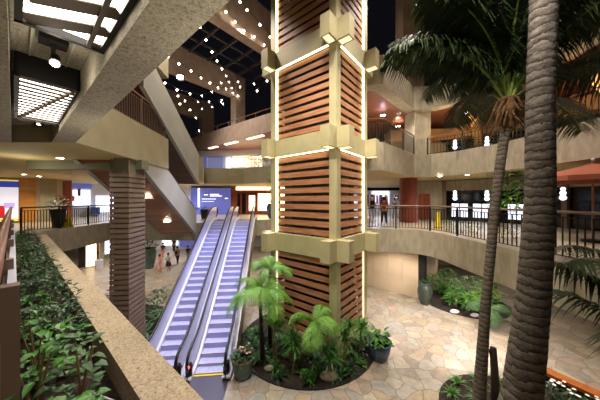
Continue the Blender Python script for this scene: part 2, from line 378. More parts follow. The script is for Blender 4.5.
# --- level four
d4 = nz2(-9.2, 7.1)
L4f = [(-2.4+d4[0]*t, 19.9+d4[1]*t) for t in (-6.2, 18)]
slab('ceiling_upper_west', [L4f[0], L4f[1], (-20,60), (3.1,60), (3.1,13)], 12.0, 13.6, M['roofbeam'], M['sof_red'], M['walk'])
slab('ceiling_upper_near', [(-5.2,1.5), ab(11.66,-5.147), (-9.1,11.5), (-45,11.5), (-45,1.5)], Z4a, Z4b, M['smooth'], M['smooth'], M['walk'])
slab('ceiling_upper_east', R3+[(35,1.5),(35,45),(3.25,45)], 12.25, Z4b, M['fascia'], M['sof_red'], M['walk'])
R3i = []
for i, q in enumerate(R3):
    a, c = R3[max(i-1,0)], R3[min(i+1,len(R3)-1)]; d = nz2(c[0]-a[0], c[1]-a[1])
    s_ = .62 if i not in (1, 2) else .72
    R3i.append((q[0]-d[1]*s_, q[1]+d[0]*s_))
R3i[0] = (3.25, 12.45); R3i[1] = (3.95, 12.4); R3i[2] = (7.3, 15.85)
mb = MB(); 
for i in range(len(R3)-1): mb.prism([R3[i], R3[i+1], R3i[i+1], R3i[i]], Z4a, 12.26)
struct('beam_edge_east', mb, M['fascia'])
# coping of the planter beside the camera, its inner wall and soil
mb = MB()
mb.box(.60,.90,-3,15.35,Z2a,4.62, U, V); struct('trim_1', mb, [M['speck_coping']])
mb = MB(); mb.box(.035,.6,-3,15.3,3.6,4.36, U, V); solo('planter_soil', mb, M['soil'], 'dark soil filling the long planter beside the handrail', 'soil', kind='stuff')
# drop beam beyond recess
mb = MB(); mb.box(-10.2,-5.9,8.7,9.1,7.28,7.62); struct('beam_drop', mb, M['greenbeam'])
# bounding walls (far away, dark)
mb = MB(); mb.box(-45,35,44.5,45,0,14); struct('wall_back', mb, M['grey'])

# ================================================================== tower
T0 = (1.36, 9.08); TU, TV = 2.53, 3.25
def tp(u, t, z): return (T0[0]+u*U[0]+t*V[0], T0[1]+u*U[1]+t*V[1], z)
tower = thing('clad_tower', 'tall atrium tower of cream posts and beams infilled with horizontal cedar slats', 'tower', tp(TU/2, TV/2, 0))
for (u, t) in ((0,0),(TU,0),(0,TV),(TU,TV)):
    mb = MB(); mb.box(u-.16, u+.16, t-.16, t+.16, 0, 17.5, U, V, T0); part('post', mb, M['olive'], tower)
levels = [(3.80,4.60),(8.10,8.88),(12.16,12.96)]
for k, (z0, z1) in enumerate(levels):
    for u in (0, TU):
        mb = MB(); mb.box(u-.21, u+.21, -.72, TV+.72, z0, z1, U, V, T0); part('beam', mb, M['olive'], tower)
    for t in (0, TV):
        mb = MB(); mb.box(-.72, TU+.72, t-.21, t+.21, z0-.004, z1+.004, U, V, T0); part('beam', mb, M['olive'], tower)
bays = [(.42,3.80),(4.62,8.10),(8.90,12.16),(12.98,17.4)]
for k, (z0, z1) in enumerate(bays):
    n = int(round((z1-z0)/.335)); pitch = (z1-z0)/n
    for face in range(4):
        mb = MB()
        for i in range(n):
            za = z0+i*pitch+.06; zb = za+pitch-.125
            if face == 0: mb.box(-.085,-.06,.16,TV-.16,za,zb,U,V,T0)
            if face == 1: mb.box(.16,TU-.16,-.085,-.06,za,zb,U,V,T0)
            if face == 2: mb.box(TU+.05,TU+.09,.16,TV-.16,za,zb,U,V,T0)
            if face == 3: mb.box(.16,TU-.16,TV+.05,TV+.09,za,zb,U,V,T0)
        part('slat_panel', mb, M['slat'], tower)
    for face in range(2):
        L = TV if face == 0 else TU
        mb = MB()
        for f in ((.5,) if face else (.33,.66)):
            if face == 0: mb.box(-.045,.02,L*f-.04,L*f+.04,z0,z1,U,V,T0)
            else: mb.box(L*f-.04,L*f+.04,-.045,.02,z0,z1,U,V,T0)
        part('batten', mb, M['near_black'], tower)
mb = MB()
mb.box(.3,TU-.3,.3,TV-.3,.1,17.3,U,V,T0); part('dark_core', mb, M['near_black'], tower)  # dark box put in for the shade seen through the slat gaps
mb = MB(); mb.box(-.10,.0,.16,TV-.16,.06,.42,U,V,T0); part('kick_board', mb, M['olive'], tower)
mb = MB(); mb.box(.16,TU-.16,-.10,.0,.06,.42,U,V,T0); part('kick_board', mb, M['olive'], tower)
for z0, z1 in bays:
    mb = MB(); mb.box(-.15,-.10,TV-.245,TV-.165,z0+.03,z1-.05,U,V,T0); part('light_strip', mb, M['led'] if z0 > 3 else M['low_glow'], tower)
    mb = MB(); mb.box(TU-.245,TU-.165,-.15,-.10,z0+.03,z1-.05,U,V,T0); part('light_strip', mb, M['led'] if z0 > 3 else M['low_glow'], tower)
for (z0, z1) in levels[1:]:
    mb = MB(); mb.box(-.20,-.13,.22,TV-.22,z0-.035,z0-.004,U,V,T0); part('light_strip', mb, M['led'], tower)
    mb = MB(); mb.box(.22,TU-.22,-.20,-.13,z0-.035,z0-.004,U,V,T0); part('light_strip', mb, M['led'], tower)
    for (u, t) in ((-.45,0),(0,-.45),(-.45,TV),(TU,-.45)):
        hu, ht = (.22,.13) if u < -.1 else (.13,.22)
        mb = MB(); mb.box(u-hu,u+hu,t-ht,t+ht,z0-.02,z0-.005,U,V,T0); part('bracket_glow', mb, M['low_glow'], tower)  # glowing panel imitates the lit underside of the bracket

# ================================================================== slatted pillar on the left
e0 = (-.734*8.2, 8.2)
def pp(a, b, z): return (e0[0]+a*E[0]+b*RR[0], e0[1]+a*E[1]+b*RR[1], z)
pil = thing('slatted_pillar', 'square pillar wrapped in narrow horizontal wood slats beside the escalators', 'pillar', pp(.53,-.35,0))
mb = MB(); mb.box(.06,.98,-.54,-.06,0,7.6,E,RR,e0); part('core', mb, M['greenbeam'], pil)
for face in range(2):
    mb = MB()
    for i in range(39):
        z = .1+i*.18
        if face == 0: mb.box(-.02,.03,-.62,.02,z,z+.13,E,RR,e0)
        else: mb.box(.03,1.0,-.03,.02,z,z+.13,E,RR,e0)
    part('slat_panel', mb, M['slat_pillar'], pil)
for (a, b) in ((-.02,-.56),(-.02,.0),(.93,.0)):
    mb = MB(); mb.box(a+.02,a+.06,b-.04,b+.0,0,7.55,E,RR,e0); part('corner_batten', mb, M['slat_pillar'], pil)

# ================================================================== escalators
A0, A1, ZT = 8.85, 16.82, 4.62
def zl(a):
    s = ZT/(A1-A0); r = .7
    def ramp(x):
        if x < -r: return 0
        if x > r: return x
        return (x+r)**2/(4*r)
    return s*(ramp(a-A0)-ramp(a-A1))
def P3(a, b, z): x, y = ab(a, b); return (x, y, z)
AS = [8.05+.3*i for i in range(35)]          # 8.05 .. 18.25
def escalator(bc, label, lastlabel=None):
    t = thing('escalator', label, 'escalator', P3(8.2, bc, 0), 'escalators between the ground floor and level two')
    def ribbon(b0, b1, f0, f1, As):
        mb = MB()
        for i in range(len(As)-1):
            p, q = As[i], As[i+1]
            mb.hexa([P3(p,b0,f0(p)),P3(q,b0,f0(q)),P3(q,b1,f0(q)),P3(p,b1,f0(p)),P3(p,b0,f1(p)),P3(q,b0,f1(q)),P3(q,b1,f1(q)),P3(p,b1,f1(p))])
        return mb
    for s in (-1, 1):
        b = bc+s*.62
        path = [(8.55,.28),(8.25,.30),(8.1,.42),(8.04,.6),(8.1,.78),(8.25,.92),(8.45,.98)]
        path += [(a, zl(a)+.98) for a in [8.7+.3*i for i in range(32)]]
        path += [(18.35,ZT+.94),(18.5,ZT+.8),(18.55,ZT+.6),(18.48,ZT+.42),(18.3,ZT+.32),(18.0,ZT+.3)]
        mb = MB(); mb.tube([P3(a, b, z) for a, z in path], .05, 8); part('handrail', mb, M['rubber'], t, True)
        As = [8.25]+AS[1:]
        part('balustrade', ribbon(b-.012, b+.012, lambda a: zl(a)+.10, lambda a: zl(a)+.93, As), M['bal'], t)
        part('rail_channel', ribbon(b-.03, b+.03, lambda a: zl(a)+.90, lambda a: zl(a)+.945, As[1:]), M['steel'], t)
        part('skirt', ribbon(bc+s*.52-.015, bc+s*.52+.015, lambda a: max(zl(a)-.3, .01), lambda a: zl(a)+.14, AS), M['steel2'], t)
        b2 = sorted((bc+s*.52, bc+s*.60)); part('inner_deck', ribbon(b2[0], b2[1], lambda a: zl(a)+.13, lambda a: zl(a)+.17, AS), M['steel'], t)
        b2 = sorted((bc+s*.64, bc+s*.79)); part('outer_deck', ribbon(b2[0], b2[1], lambda a: zl(a)+.11, lambda a: zl(a)+.17, AS), M['steel2'], t)
        for a_, c_ in ((8.3, 'comb_lamp'),):
            mb = MB(); mb.ball(P3(8.12, b-s*.03, .52), .045, 8); part('newel_lamp', mb, M['lampred'] if s*1 == (1 if bc < -3.2 else -1) else M['lampgreen'], t)
        mb = MB(); mb.tube([P3(8.25,b,.05),P3(8.25,b,.55)], .11, 10); part('newel_base', mb, M['black'], t)
    for s in (-1, 1):
        if (s == 1) == (bc > -3): 
            b = bc+s*.79
            part('side_cladding', ribbon(min(b,b-s*.03), max(b,b-s*.03), lambda a: max(zl(a)-1.0, 0.0), lambda a: zl(a)+.12, [8.4]+AS[2:]), M['olive'] if s == 1 else M['steel2'], t)
    part('underside', ribbon(bc-.77, bc+.77, lambda a: max(zl(a)-1.0, 0.0), lambda a: max(zl(a)-.95, .02), [8.4]+AS[2:]), M['grey'], t)
    mb = MB(); mb.box(7.15,8.35,bc-.72,bc+.72,.0,.02,E,RR); part('landing_plate', mb, M['plate'], t)
    mb = MB(); mb.box(8.36,8.42,bc-.5,bc+.5,.02,.035,E,RR); part('comb', mb, M['yellow'], t)
    mb = MB(); mb.box(17.35,18.6,bc-.72,bc+.72,ZT+.001,ZT+.02,E,RR); part('landing_plate', mb, M['plate'], t)
    first = None
    a = 8.46
    treads = []
    while a < 17.3:
        zt = zl(a+.18); treads.append((a, zt)); a += .346
    for i, (a, zt) in enumerate(treads):
        zp = treads[i-1][1] if i else 0
        mb = MB()
        mb.box(a, a+.35, bc-.5, bc+.5, zt-.02, zt+.005, E, RR)
        if zt-zp > .01: mb.box(a, a+.015, bc-.5, bc+.5, zp, zt, E, RR, m=1)
        if zt-zp < .16: mb.box(a, a+.015, bc-.5, bc+.5, zt+.005, zt+.008, E, RR, m=2)
        part('step', mb, [M['step'], M['riser'], M['yellow']], t)
    return t
M['lampred'] = emis('red_indicator', (1,.25,.2), 6); M['lampgreen'] = emis('green_indicator', (.3,1,.5), 4)
escalator(-3.16-.8, 'moving escalator between the slatted pillar and its twin, nearer the people')
escalator(-3.16+.8, 'moving escalator beside the tower, next to the flowering pot')

# ================================================================== stair flights with wooden soffits
def flight(label, ab0, zb0, zt0, ab1, zb1, zt1, soffit, a2z, plaster):
    """right stringer from a=ab0 (upper) to ab1 (lower)"""
    t = thing('stair_flight', label, 'staircase', P3(ab1, -6.27, zb1))
    def P(a, b, z): return P3(a, b, z)
    for b in (-5.34, -7.4):
        mb = MB(); b1 = b+.17
        if b < -7: z0a, z0b = zb0+.7, zb1+.7
        else: z0a, z0b = zt0, zt1
        mb.hexa([P(ab0,b,zb0),P(ab1,b,zb1),P(ab1,b1,zb1),P(ab0,b1,zb0),P(ab0,b,z0a),P(ab1,b,z0b),P(ab1,b1,z0b),P(ab0,b1,z0a)])
        part('stringer', mb, plaster, t)
    mb = MB()
    h = .05
    mb.hexa([P(ab0,-7.23,zb0+h),P(ab1,-7.23,zb1+h),P(ab1,-5.34,zb1+h),P(ab0,-5.34,zb0+h),P(ab0,-7.23,zb0+.3),P(ab1,-7.23,zb1+.3),P(ab1,-5.34,zb1+.3),P(ab0,-5.34,zb0+.3)])
    part('soffit', mb, soffit, t)
    mb = MB()
    mb.tube([P(ab0,-5.25,zt0+.12),P(ab1,-5.25,zt1+.12),P(ab1+.5,-5.25,zt1+.10)], .04, 6); part('handrail', mb, M['rubber'], t)
    n = 24; st = (ab1-ab0)/n
    mb = MB()
    for i in range(n):
        a = ab0+i*st; z = zb0+(zb1-zb0)*(i+1)/n+.75
        mb.box(a, a+st, -7.23, -5.34, z-.35, z, E, RR)
    part('stair_run', mb, M['grey'], t)
    return t
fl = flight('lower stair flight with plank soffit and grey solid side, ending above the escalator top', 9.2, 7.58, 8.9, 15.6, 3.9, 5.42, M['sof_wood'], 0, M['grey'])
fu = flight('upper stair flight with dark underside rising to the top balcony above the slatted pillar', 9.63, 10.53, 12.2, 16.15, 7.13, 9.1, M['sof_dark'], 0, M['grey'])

# ================================================================== columns
def column(name, x, y, w, d, z0, z1, m, ang=0):
    A = (math.cos(ang), math.sin(ang)); mb = MB(); mb.box(-w/2,w/2,-d/2,d/2,z0,z1,A,None,(x,y)); return struct(name, mb, m)
column('column_upper_east', 7.85, 15.6, 1.1, 1.1, Z3b, Z4a, M['fascia'], .15)
column('column_roof_east', 7.45, 15.9, 1.4, 1.2, Z4b, 21, M['roofbeam'], .0)
mb = MB(); mb.lathe([(.56,Z2b),(.56,Z3a)], (7.38,15.9,0), 24); struct('column_east', mb, M['maroon'], False)
column('column_west', -17.65, 16.4, .75, .7, Z2b, Z3a, M['smooth'], .75)

# ================================================================== roof portal beams and skylight grid
def vbeam(p0, dirv, L, wd, z0, z1, name, m):
    n = (-dirv[1], dirv[0]); mb = MB(); mb.box(0,L,-wd/2,wd/2,z0,z1,dirv,n,p0); return struct(name, mb, m)
c1 = at(234, 97, 24.8); c2 = at(264, 52, 17.2)
vbeam((c1[0]-U[0]*14, c1[1]-U[1]*14), U, 14.6, .7, 17.0, 19.4, 'beam_roof_middle', M['roofbeam'])
vbeam((c2[0]-U[0]*9, c2[1]-U[1]*9), U, 12, .7, 17.0, 20.0, 'beam_roof_near', M['roofbeam'])
column('column_roof_middle', c1[0]+.35, c1[1]+.3, 1.2, .9, 13.4, 19.2, M['roofbeam'], math.atan2(U[1],U[0]))
c0 = at(205, 128, 31)
vbeam((c0[0]-U[0]*10, c0[1]-U[1]*10), U, 10.5, .7, 16.6, 19.0, 'beam_roof_far', M['roofbeam'])
column('column_roof_far', c0[0]+.2, c0[1], 1.6, .9, 13.4, 19.0, M['roofbeam'], math.atan2(U[1],U[0]))
grid = thing('skylight_grid', 'dark metal roof grid hanging between the pinkish concrete roof beams', 'skylight', (-6,21,18))
for i in range(12):
    o = (c2[0]-U[0]*12+U[0]*i*1.7, c2[1]-U[1]*12+U[1]*i*1.7)
    mb = MB(); mb.box(-.07,.07,.4,7.75,19.2,19.45,U,V,o); part('rafter', mb, M['sky_frame'], grid)
for j in range(5):
    o = (c2[0]-U[0]*12+V[0]*(1.0+j*1.65), c2[1]-U[1]*12+V[1]*(1.0+j*1.65))
    mb = MB(); mb.box(0,19,-.06,.06,19.25,19.4,U,V,o); part('purlin', mb, M['sky_frame'], grid)

# ================================================================== railings
def railing(label, pts, h=1.1, spacing=.135, post=1.9, mtop=None, mbar=None, curb=0.0, group=None, midrail=True, cat='railing', bar=.012):
    mtop = mtop or M['rail_brown']; mbar = mbar or M['black']
    t = thing('railing', label, cat, pts[0], group)
    P = [Vector(p) for p in pts]
    seg = [(P[i], P[i+1], (P[i+1]-P[i]).length) for i in range(len(P)-1)]
    tot = sum(s[2] for s in seg)
    def pos(s):
        for a, b, l in seg:
            if s <= l+1e-6: return a.lerp(b, s/l), (b-a).normalized()
            s -= l
        return P[-1].copy(), (P[-1]-P[-2]).normalized()
    mb = MB(); mb.tube([p+Vector((0,0,h)) for p in P], .035, 8); part('top_rail', mb, mtop, t, True)
    if midrail:
        mb = MB(); mb.tube([p+Vector((0,0,h-.14)) for p in P], .015, 4); part('upper_bar', mb, mbar, t)
    mb = MB(); mb.tube([p+Vector((0,0,.09)) for p in P], .015, 4); part('lower_bar', mb, mbar, t)
    n = max(1, round(tot/post))
    for i in range(n+1):
        p, d = pos(tot*i/n)
        mb = MB(); mb.box(-.03,.03,-.025,.025,p.z,p.z+h-.02,nz2(d.x,d.y),None,(p.x,p.y)); part('post', mb, mbar, t)
    k = max(1, int(tot/spacing)); 
    if k > 98: k = 98
    me = None
    for i in range(1, k):
        p, d = pos(tot*i/k)
        if me is None:
            mb = MB(); hh = h-.14; mb.box(-bar,bar,-bar,bar,.09,hh); me = mesh('baluster', mb, mbar)
        o = bpy.data.objects.new('baluster', me); col.objects.link(o); o.parent = t
        o.location = (p.x-pts[0][0], p.y-pts[0][1], p.z-pts[0][2]); o.rotation_euler = (0,0,math.atan2(d.y,d.x))
    return t
def offs(pts, dx, dy, z): return [(x+dx, y+dy, z) for x, y in pts]
e2 = [(6.75,3.2),(6.68,5),(6.6,7),(6.54,9),(6.56,10.3),(6.4,11.15),(6.0,11.75),(5.4,12.1),(4.3,12.35),(3.4,12.45)]
railing('curved black baluster railing along the east walkway of level two', [(x,y,Z2b) for x,y in e2], 1.2, .15, 1.6)
railing('black baluster railing on the west walkway past the end of the planter', [(-12.55,10.5,Z2b),(-12.9,15.8,Z2b),(-9.2,15.75,Z2b)], 1.15, .14, 1.9, mtop=M['black'])
e3 = [(4.25,11.85),(7.35,15.05)]
railing('brown railing on the angled level three balcony beside the concrete column', [(x,y,Z3b) for x,y in [(3.2,11.95)]+e3], 1.25, .14, 1.7, mtop=M['rail_wood'])
e3b = [(8.2,15.0),(9.35,14.0),(10.15,12.45),(10.5,10.7),(10.65,8),(10.62,5),(10.4,2.5)]
railing('long curved railing on the east balcony of level three above the rust umbrella', [(x,y,Z3b) for x,y in e3b], 1.15, .18, 1.8, mtop=M['rail_wood'])
p0 = ab(11.55,-5.27); p1 = ab(5.9,-5.27)
railing('wood capped railing on the cream balcony above the slatted pillar', [(p1[0],p1[1],Z3b),(p0[0],p0[1],Z3b)], 1.15, .13, 1.9, mtop=M['rail_wood'], mbar=M['rail_brown'])
r4 = [(L4f[0][0]*1.0-.2*d4[1], L4f[0][1]+.2, 13.6), (L4f[1][0]-.2, L4f[1][1]+.2, 13.6)]
t = thing('parapet_rail', 'thin dark rail along the top of the far upper parapet', 'railing', r4[0])
mb = MB(); mb.tube([(p[0],p[1],14.05) for p in r4], .04, 6); part('top_rail', mb, M['rail_wood'], t)
L = math.dist(r4[0][:2], r4[1][:2])
for i in range(13):
    f = i/12; x = r4[0][0]+(r4[1][0]-r4[0][0])*f; y = r4[0][1]+(r4[1][1]-r4[0][1])*f
    mb = MB(); mb.box(-.02,.02,-.02,.02,13.6,14.05,(1,0),None,(x,y)); part('post', mb, M['rail_brown'], t)
# glass railing at far level three
g = thing('glass_railing', 'clear glass railing on the far level three balcony edge', 'railing', (-8.4,21.3,Z3b))
gp_ = [(-8.45,21.2),(-5.1,21.4),(-2.2,19.5)]
for i in range(2):
    a, b = gp_[i], gp_[i+1]; L = math.dist(a, b); d = nz2(b[0]-a[0], b[1]-a[1])
    n = 2
    for k in range(n):
        mb = MB(); mb.box(L*k/n+.03,L*(k+1)/n-.03,-.008,.008,Z3b+.05,Z3b+1.0,d,None,a); part('glass_panel', mb, M['glass'], g)
        mb = MB(); mb.box(L*k/n-.02,L*k/n+.02,-.02,.02,Z3b,Z3b+1.05,d,None,a); part('post', mb, M['steel2'], g)
    mb = MB(); mb.box(0,L,-.03,.03,Z3b+1.02,Z3b+1.07,d,None,a); part('top_rail', mb, M['rail_brown'], g)
# near handrail at the camera's side
h = thing('planter_handrail', 'varnished wood handrail over a brown metal screen along the leafy planter', 'railing', (*uv(0,6), 4.3))
mb = MB(); mb.tube([(*uv(-.075, t), 5.80) for t in (.2,2,4,6,8,10,12,14,15.6)], .042, 12); part('wood_cap', mb, M['rail_wood'], h, True)
mb = MB(); mb.box(-.05,.022,2.9,15.6,5.10,5.16,U,V); part('lower_ledge', mb, M['steel2'], h)
mb = MB(); mb.box(-.09,-.06,.6,15.6,Z2b,5.1,U,V); part('screen', mb, M['rail_brown'], h)
for t_ in (2.76, 5.2, 7.7, 10.2, 12.8, 15.4):
    mb = MB(); mb.box(-.2,.03 if t_ < 3 else .0,t_-.06,t_+.06,Z2b,5.49 if t_ < 3 else 5.3,U,V); part('post', mb, M['rail_brown'], h)
    mb = MB(); mb.tube([(*uv(-.08,t_),5.3),(*uv(-.075,t_),5.78)], .012, 6); part('cap_bracket', mb, M['black'], h)

# ================================================================== louvred light boxes and track spot
def lightbox(label, t0, t1, z, dirA, diag, sp, sw, glow):
    b = thing('louvred_light_box', label, 'ceiling light', (*uv(.3,(t0+t1)/2), z))
    u0, u1 = .0, .64
    mb = MB()
    for (a0,a1,b0,b1) in ((u0,u0+.05,t0,t1),(u1-.05,u1,t0,t1),(u0,u1,t0,t0+.05),(u0,u1,t1-.05,t1)): mb.box(a0,a1,b0,b1,z,8.04,U,V)
    part('frame', mb, M['black'], b)
    mb = MB(); mb.box(u0+.05,u1-.05,t0+.05,t1-.05,z+.07,z+.09,U,V); part('luminous_panel', mb, glow, b)
    # slats clipped to the frame rectangle in (u,t)
    def clip(c, d, w):
        # line through c with direction d (u,t) clipped to the rectangle
        lo, hi = -1e9, 1e9
        for k, (a, e_) in enumerate(((u0+.05,u1-.05),(t0+.05,t1-.05))):
            if abs(d[k]) < 1e-6:
                if not a <= c[k] <= e_: return None
            else:
                x, y = (a-c[k])/d[k], (e_-c[k])/d[k]; lo = max(lo, min(x,y)); hi = min(hi, max(x,y))
        return (lo, hi) if hi-lo > .02 else None
    n = (-dirA[1], dirA[0]); c0_ = ((u0+u1)/2, (t0+t1)/2); k = 0
    mb = MB()
    for i in range(-60, 61):
        c = (c0_[0]+n[0]*sp*i, c0_[1]+n[1]*sp*i); r = clip(c, dirA, 0)
        if not r: continue
        A = (U[0]*dirA[0]+V[0]*dirA[1], U[1]*dirA[0]+V[1]*dirA[1]); o = uv(*c)
        mb.box(r[0],r[1],-sw/2,sw/2,z+.01,z+.022,A,None,o)
    part('louvre', mb, M['louver'], b)
    if diag:
        (ua,ta),(ub,tb) = diag; A = uv(ua,ta); B = uv(ub,tb); L = math.dist(A,B); mb = MB(); mb.box(0,L,-.02,.02,z-.005,z+.03,nz2(B[0]-A[0],B[1]-A[1]),None,A); part('cross_bar', mb, M['louver'], b)
ang = math.atan2(.10, 1)
lightbox('large glowing louvred ceiling light overhead beside the speckled beam', -1.5, 3.34, 7.74, (math.cos(R_(-33)), math.sin(R_(-33))), ((.42,-1.4),(.50,3.3)), .30, .15, M['louverglow'])
lightbox('smaller louvred ceiling light with a diagonal cross bar beyond the track spotlight', 4.72, 7.35, 7.74, (1, .0), ((.06,7.2),(.58,4.8)), .17, .085, M['louverglow'])
ts = thing('track_spotlight', 'small black track spotlight glowing between the two louvred lights', 'spotlight', (*uv(.3,4.15), 7.7))
mb = MB(); mb.box(.18,.42,3.95,4.15,7.98,8.05,U,V); part('mounting', mb, M['black'], ts)
mb = MB(); mb.tube([(*uv(.3,4.05),7.98),(*uv(.3,4.1),7.85)], .02, 6); part('arm', mb, M['black'], ts)
q0 = Vector((*uv(.33,4.2),7.9)); q1 = Vector((*uv(.31,4.05),7.76)); mb = MB(); mb.tube([q0,q1], [.045,.055], 12); part('lamp_head', mb, M['black'], ts)
mb = MB(); mb.tube([q1,q1+(q1-q0).normalized()*.01], .04, 12); part('lens', mb, M['lamp'], ts)
mb = MB(); mb.box(.12,.14,3.4,4.7,8.02,8.05,U,V); part('track', mb, M['grey'], ts)
mb = MB(); mb.box(.46,.48,3.4,4.7,8.02,8.05,U,V); part('track', mb, M['grey'], ts)
ts2 = thing('recess_spotlight', 'small black spotlight at the far end of the louvred recess', 'spotlight', (*uv(.35,7.45), 7.7))
mb = MB(); mb.tube([(*uv(.35,7.55),7.9),(*uv(.33,7.42),7.72)], .07, 10); part('lamp_head', mb, M['black'], ts2)
mb = MB(); mb.tube([(*uv(.33,7.42),7.72),(*uv(.33,7.42),7.715)], .03, 10); part('lens', mb, M['lamp'], ts2)

# ================================================================== shops and walls behind the walkways
def panel_on(lineA, lineB, px0, px1, off=0.0):
    """the two ground points where the sight lines at px0, px1 meet a wall line"""
    r = []
    for px in (px0, px1):
        k = (px-300)/F; ax, ay = lineA; bx, by = lineB; dx, dy = bx-ax, by-ay
        # ax+dx*s = k*(ay+dy*s)
        s = (k*ay-ax)/(dx-k*dy); r.append((ax+dx*s, ay+dy*s))
    return r
def wallpiece(mb, p, q, z0, z1, th=.12, m=0, out=0.0):
    d = nz2(q[0]-p[0], q[1]-p[1]); n = (-d[1], d[0])          # n points away from the camera when p is left of q
    L = math.dist(p, q); mb.box(0, L, -out, th, z0, z1, d, n, p, m)
WA, WB = (-19.3,15.0), (-15.5,19.0)
def wseg(px0, px1, z0, z1, out=0.0, th=.12):
    mb = MB(); p, q = panel_on(WA, WB, px0, px1); wallpiece(mb, p, q, z0, z1, th, 0, out); return mb
struct('wall_west', wseg(-60, 72, Z2b, Z3a, 0, .3), M['tile'])
# illuminated poster
po = thing('shop_poster', 'large backlit blue, white and red poster on the west walkway wall', 'poster', (*panel_on(WA,WB,0,10)[0], 4.7))
part('poster_frame', wseg(-26, 19, 4.66, 7.5, .06, .0), M['black'], po)
def prect(px0, px1, z0, z1, m, o, nm='poster_area'): part(nm, wseg(px0, px1, z0, z1, o, -.05), m, po)
M['po_white'] = emis('poster_white', (.88,.87,.92), .65); M['po_blue'] = emis('poster_blue', (.20,.26,.66), .5); M['po_red'] = emis('poster_red', (.75,.12,.10), .5)
M['po_yel'] = emis('poster_yellow', (.9,.80,.30), .6); M['po_pur'] = emis('poster_lilac', (.70,.62,.85), .7)
prect(-25,18.6,4.72,7.45,M['po_white'],.075,'poster_sheet'); prect(-25,18.6,6.95,7.35,M['po_blue'],.085); prect(-25,18.6,7.36,7.45,M['po_yel'],.085); prect(4,15,5.6,5.95,M['po_pur'],.085); prect(-25,5,4.95,5.75,M['po_red'],.085); prect(-25,18.6,4.72,4.9,M['po_yel'],.085)
am = thing('veneer_panel', 'amber wood veneer wall panel with a pale stripe beside the backlit poster', 'wall panel', (*panel_on(WA,WB,27,28)[0], 4.65))
part('veneer', wseg(19.3, 36, 4.65, 7.55, .05, .0), M['orangewood'], am); part('stripe', wseg(19.3, 36, 6.82, 7.0, .07, -.04), M['sof_cream'], am); part('stripe', wseg(26.5, 27.5, 7.0, 7.55, .07, -.04), M['sof_cream'], am)
dr = thing('wood_panel_door', 'narrow red brown plank door next to the bright white shop', 'door', (*panel_on(WA,WB,67,68)[0], 4.65))
part('leaf', wseg(62.5, 71.5, 4.65, 7.5, .06, .0), M['redwood'], dr)
# bright shop at the end of the west walkway
SA, SB = (-19.5,21.0), (-12.5,25.5)
mb = MB(); p, q = panel_on(SA, SB, 60, 200); wallpiece(mb, p, q, Z2b, Z3a, .2); struct('wall_shop_west', mb, M['white'])
def shopthing(name, label, cat, A, B, px0, px1, py0, py1, m, out=.15, grp=None):
    p, q = panel_on(A, B, px0, px1); Y = (p[1]+q[1])/2
    mb = MB(); wallpiece(mb, p, q, EYE+(200-py1)/F*Y, EYE+(200-py0)/F*Y, 0.0, 0, out)
    return solo(name, mb, m, label, cat, group=grp)
shopthing('display_screen', 'glowing pale blue display band at the top of the white shop', 'display', SA, SB, 72, 92, 183, 188, M['bluewall'])
shopthing('display_shelf', 'brightly lit white wall display in the white shop', 'display', SA, SB, 73, 90, 190, 206, M['shopcool'], .1)
shopthing('display_shelf', 'brightly lit white display beside the slatted pillar', 'display', SA, SB, 96, 118, 196, 212, M['shopcool'], .1)
shopthing('display_poster', 'small brown and white picture on the lit wall of the white shop', 'picture', SA, SB, 78, 81, 189, 196, M['rail_brown'], .16)
shopthing('display_counter', 'dark blue display counter in the white shop', 'counter', SA, SB, 92, 100, 207, 214, M['c_blue'], .5)
shopthing('display_banner', 'pink banner low on the wall of the white shop', 'banner', SA, SB, 72, 75, 196, 201, M['c_pink'], .16)
# far west graphic wall and wood shopfront on level two
GA, GB = (-12,24.0), (-2,24.6)
gw = thing('graphic_wall', 'lit blue wall with white lettering behind the top of the escalators', 'sign', (-8.4,24,Z2b))
def gseg(px0,px1,z0,z1,o,th=.1):
    mb = MB(); p,q = panel_on(GA,GB,px0,px1); wallpiece(mb,p,q,z0,z1,th,0,o); return mb
part('backing', gseg(191,231,Z2b,7.35,0), M['bluewall'], gw)
for (x0,x1,z0,z1) in ((204,208,6.62,6.70),(210,219,6.66,6.74),(210,222,6.50,6.57),(202,216,6.2,6.25),(225,228,6.25,6.33),(202,214,5.95,5.98)):
    part('lettering', gseg(x0,x1,z0,z1,.02,0), M['bluewhite'], gw)
mb = MB(); p, q = panel_on(GA,GB,200,201); mb.tube([(p[0],p[1]-.3,5.4),(p[0],p[1]-.3,7.3)], .1, 8); solo('light_tube', mb, M['bluewhite'], 'vertical white light tube before the blue lettered wall', 'lamp')
struct('wall_shop_north', gseg(60,191,Z2b,Z3a,.2,.3), M['white'])
ws = thing('wood_shopfront', 'red wood shopfront with glazed doors behind the escalator top', 'shopfront', (-4.5,24.2,Z2b))
part('surround', gseg(231,236,Z2b,7.3,.05), M['redwood'], ws); part('surround', gseg(246,249,Z2b,7.0,.05), M['redwood'], ws); part('surround', gseg(255,258,Z2b,7.0,.05), M['redwood'], ws)
part('header', gseg(236,285,6.85,7.15,.1), M['redwood'], ws); part('lit_header', gseg(236,285,7.15,7.5,.02), M['shopwarm'], ws)
part('door_leaf', gseg(236.3,246,Z2b,6.8,-.02), M['dglass'], ws); part('door_stile', gseg(240.6,241.6,Z2b,6.8,.03), M['redwood'], ws); part('door_stile', gseg(236.3,237.3,Z2b,6.8,.03), M['redwood'], ws)
part('window_display', gseg(249,255,5.0,6.6,-.02), M['shopwarm'], ws); part('window_display', gseg(258,285,4.9,6.8,-.02), M['shopwarm'], ws); part('stall_riser', gseg(249,285,Z2b,5.0,.02), M['redwood'], ws)
mb = MB(); mb.lathe([(.01,0),(.42,.02),(.55,.5),(.5,.95),(.55,1.0),(.48,1.0),(.4,.9)], (*gp_[0],0), 16)
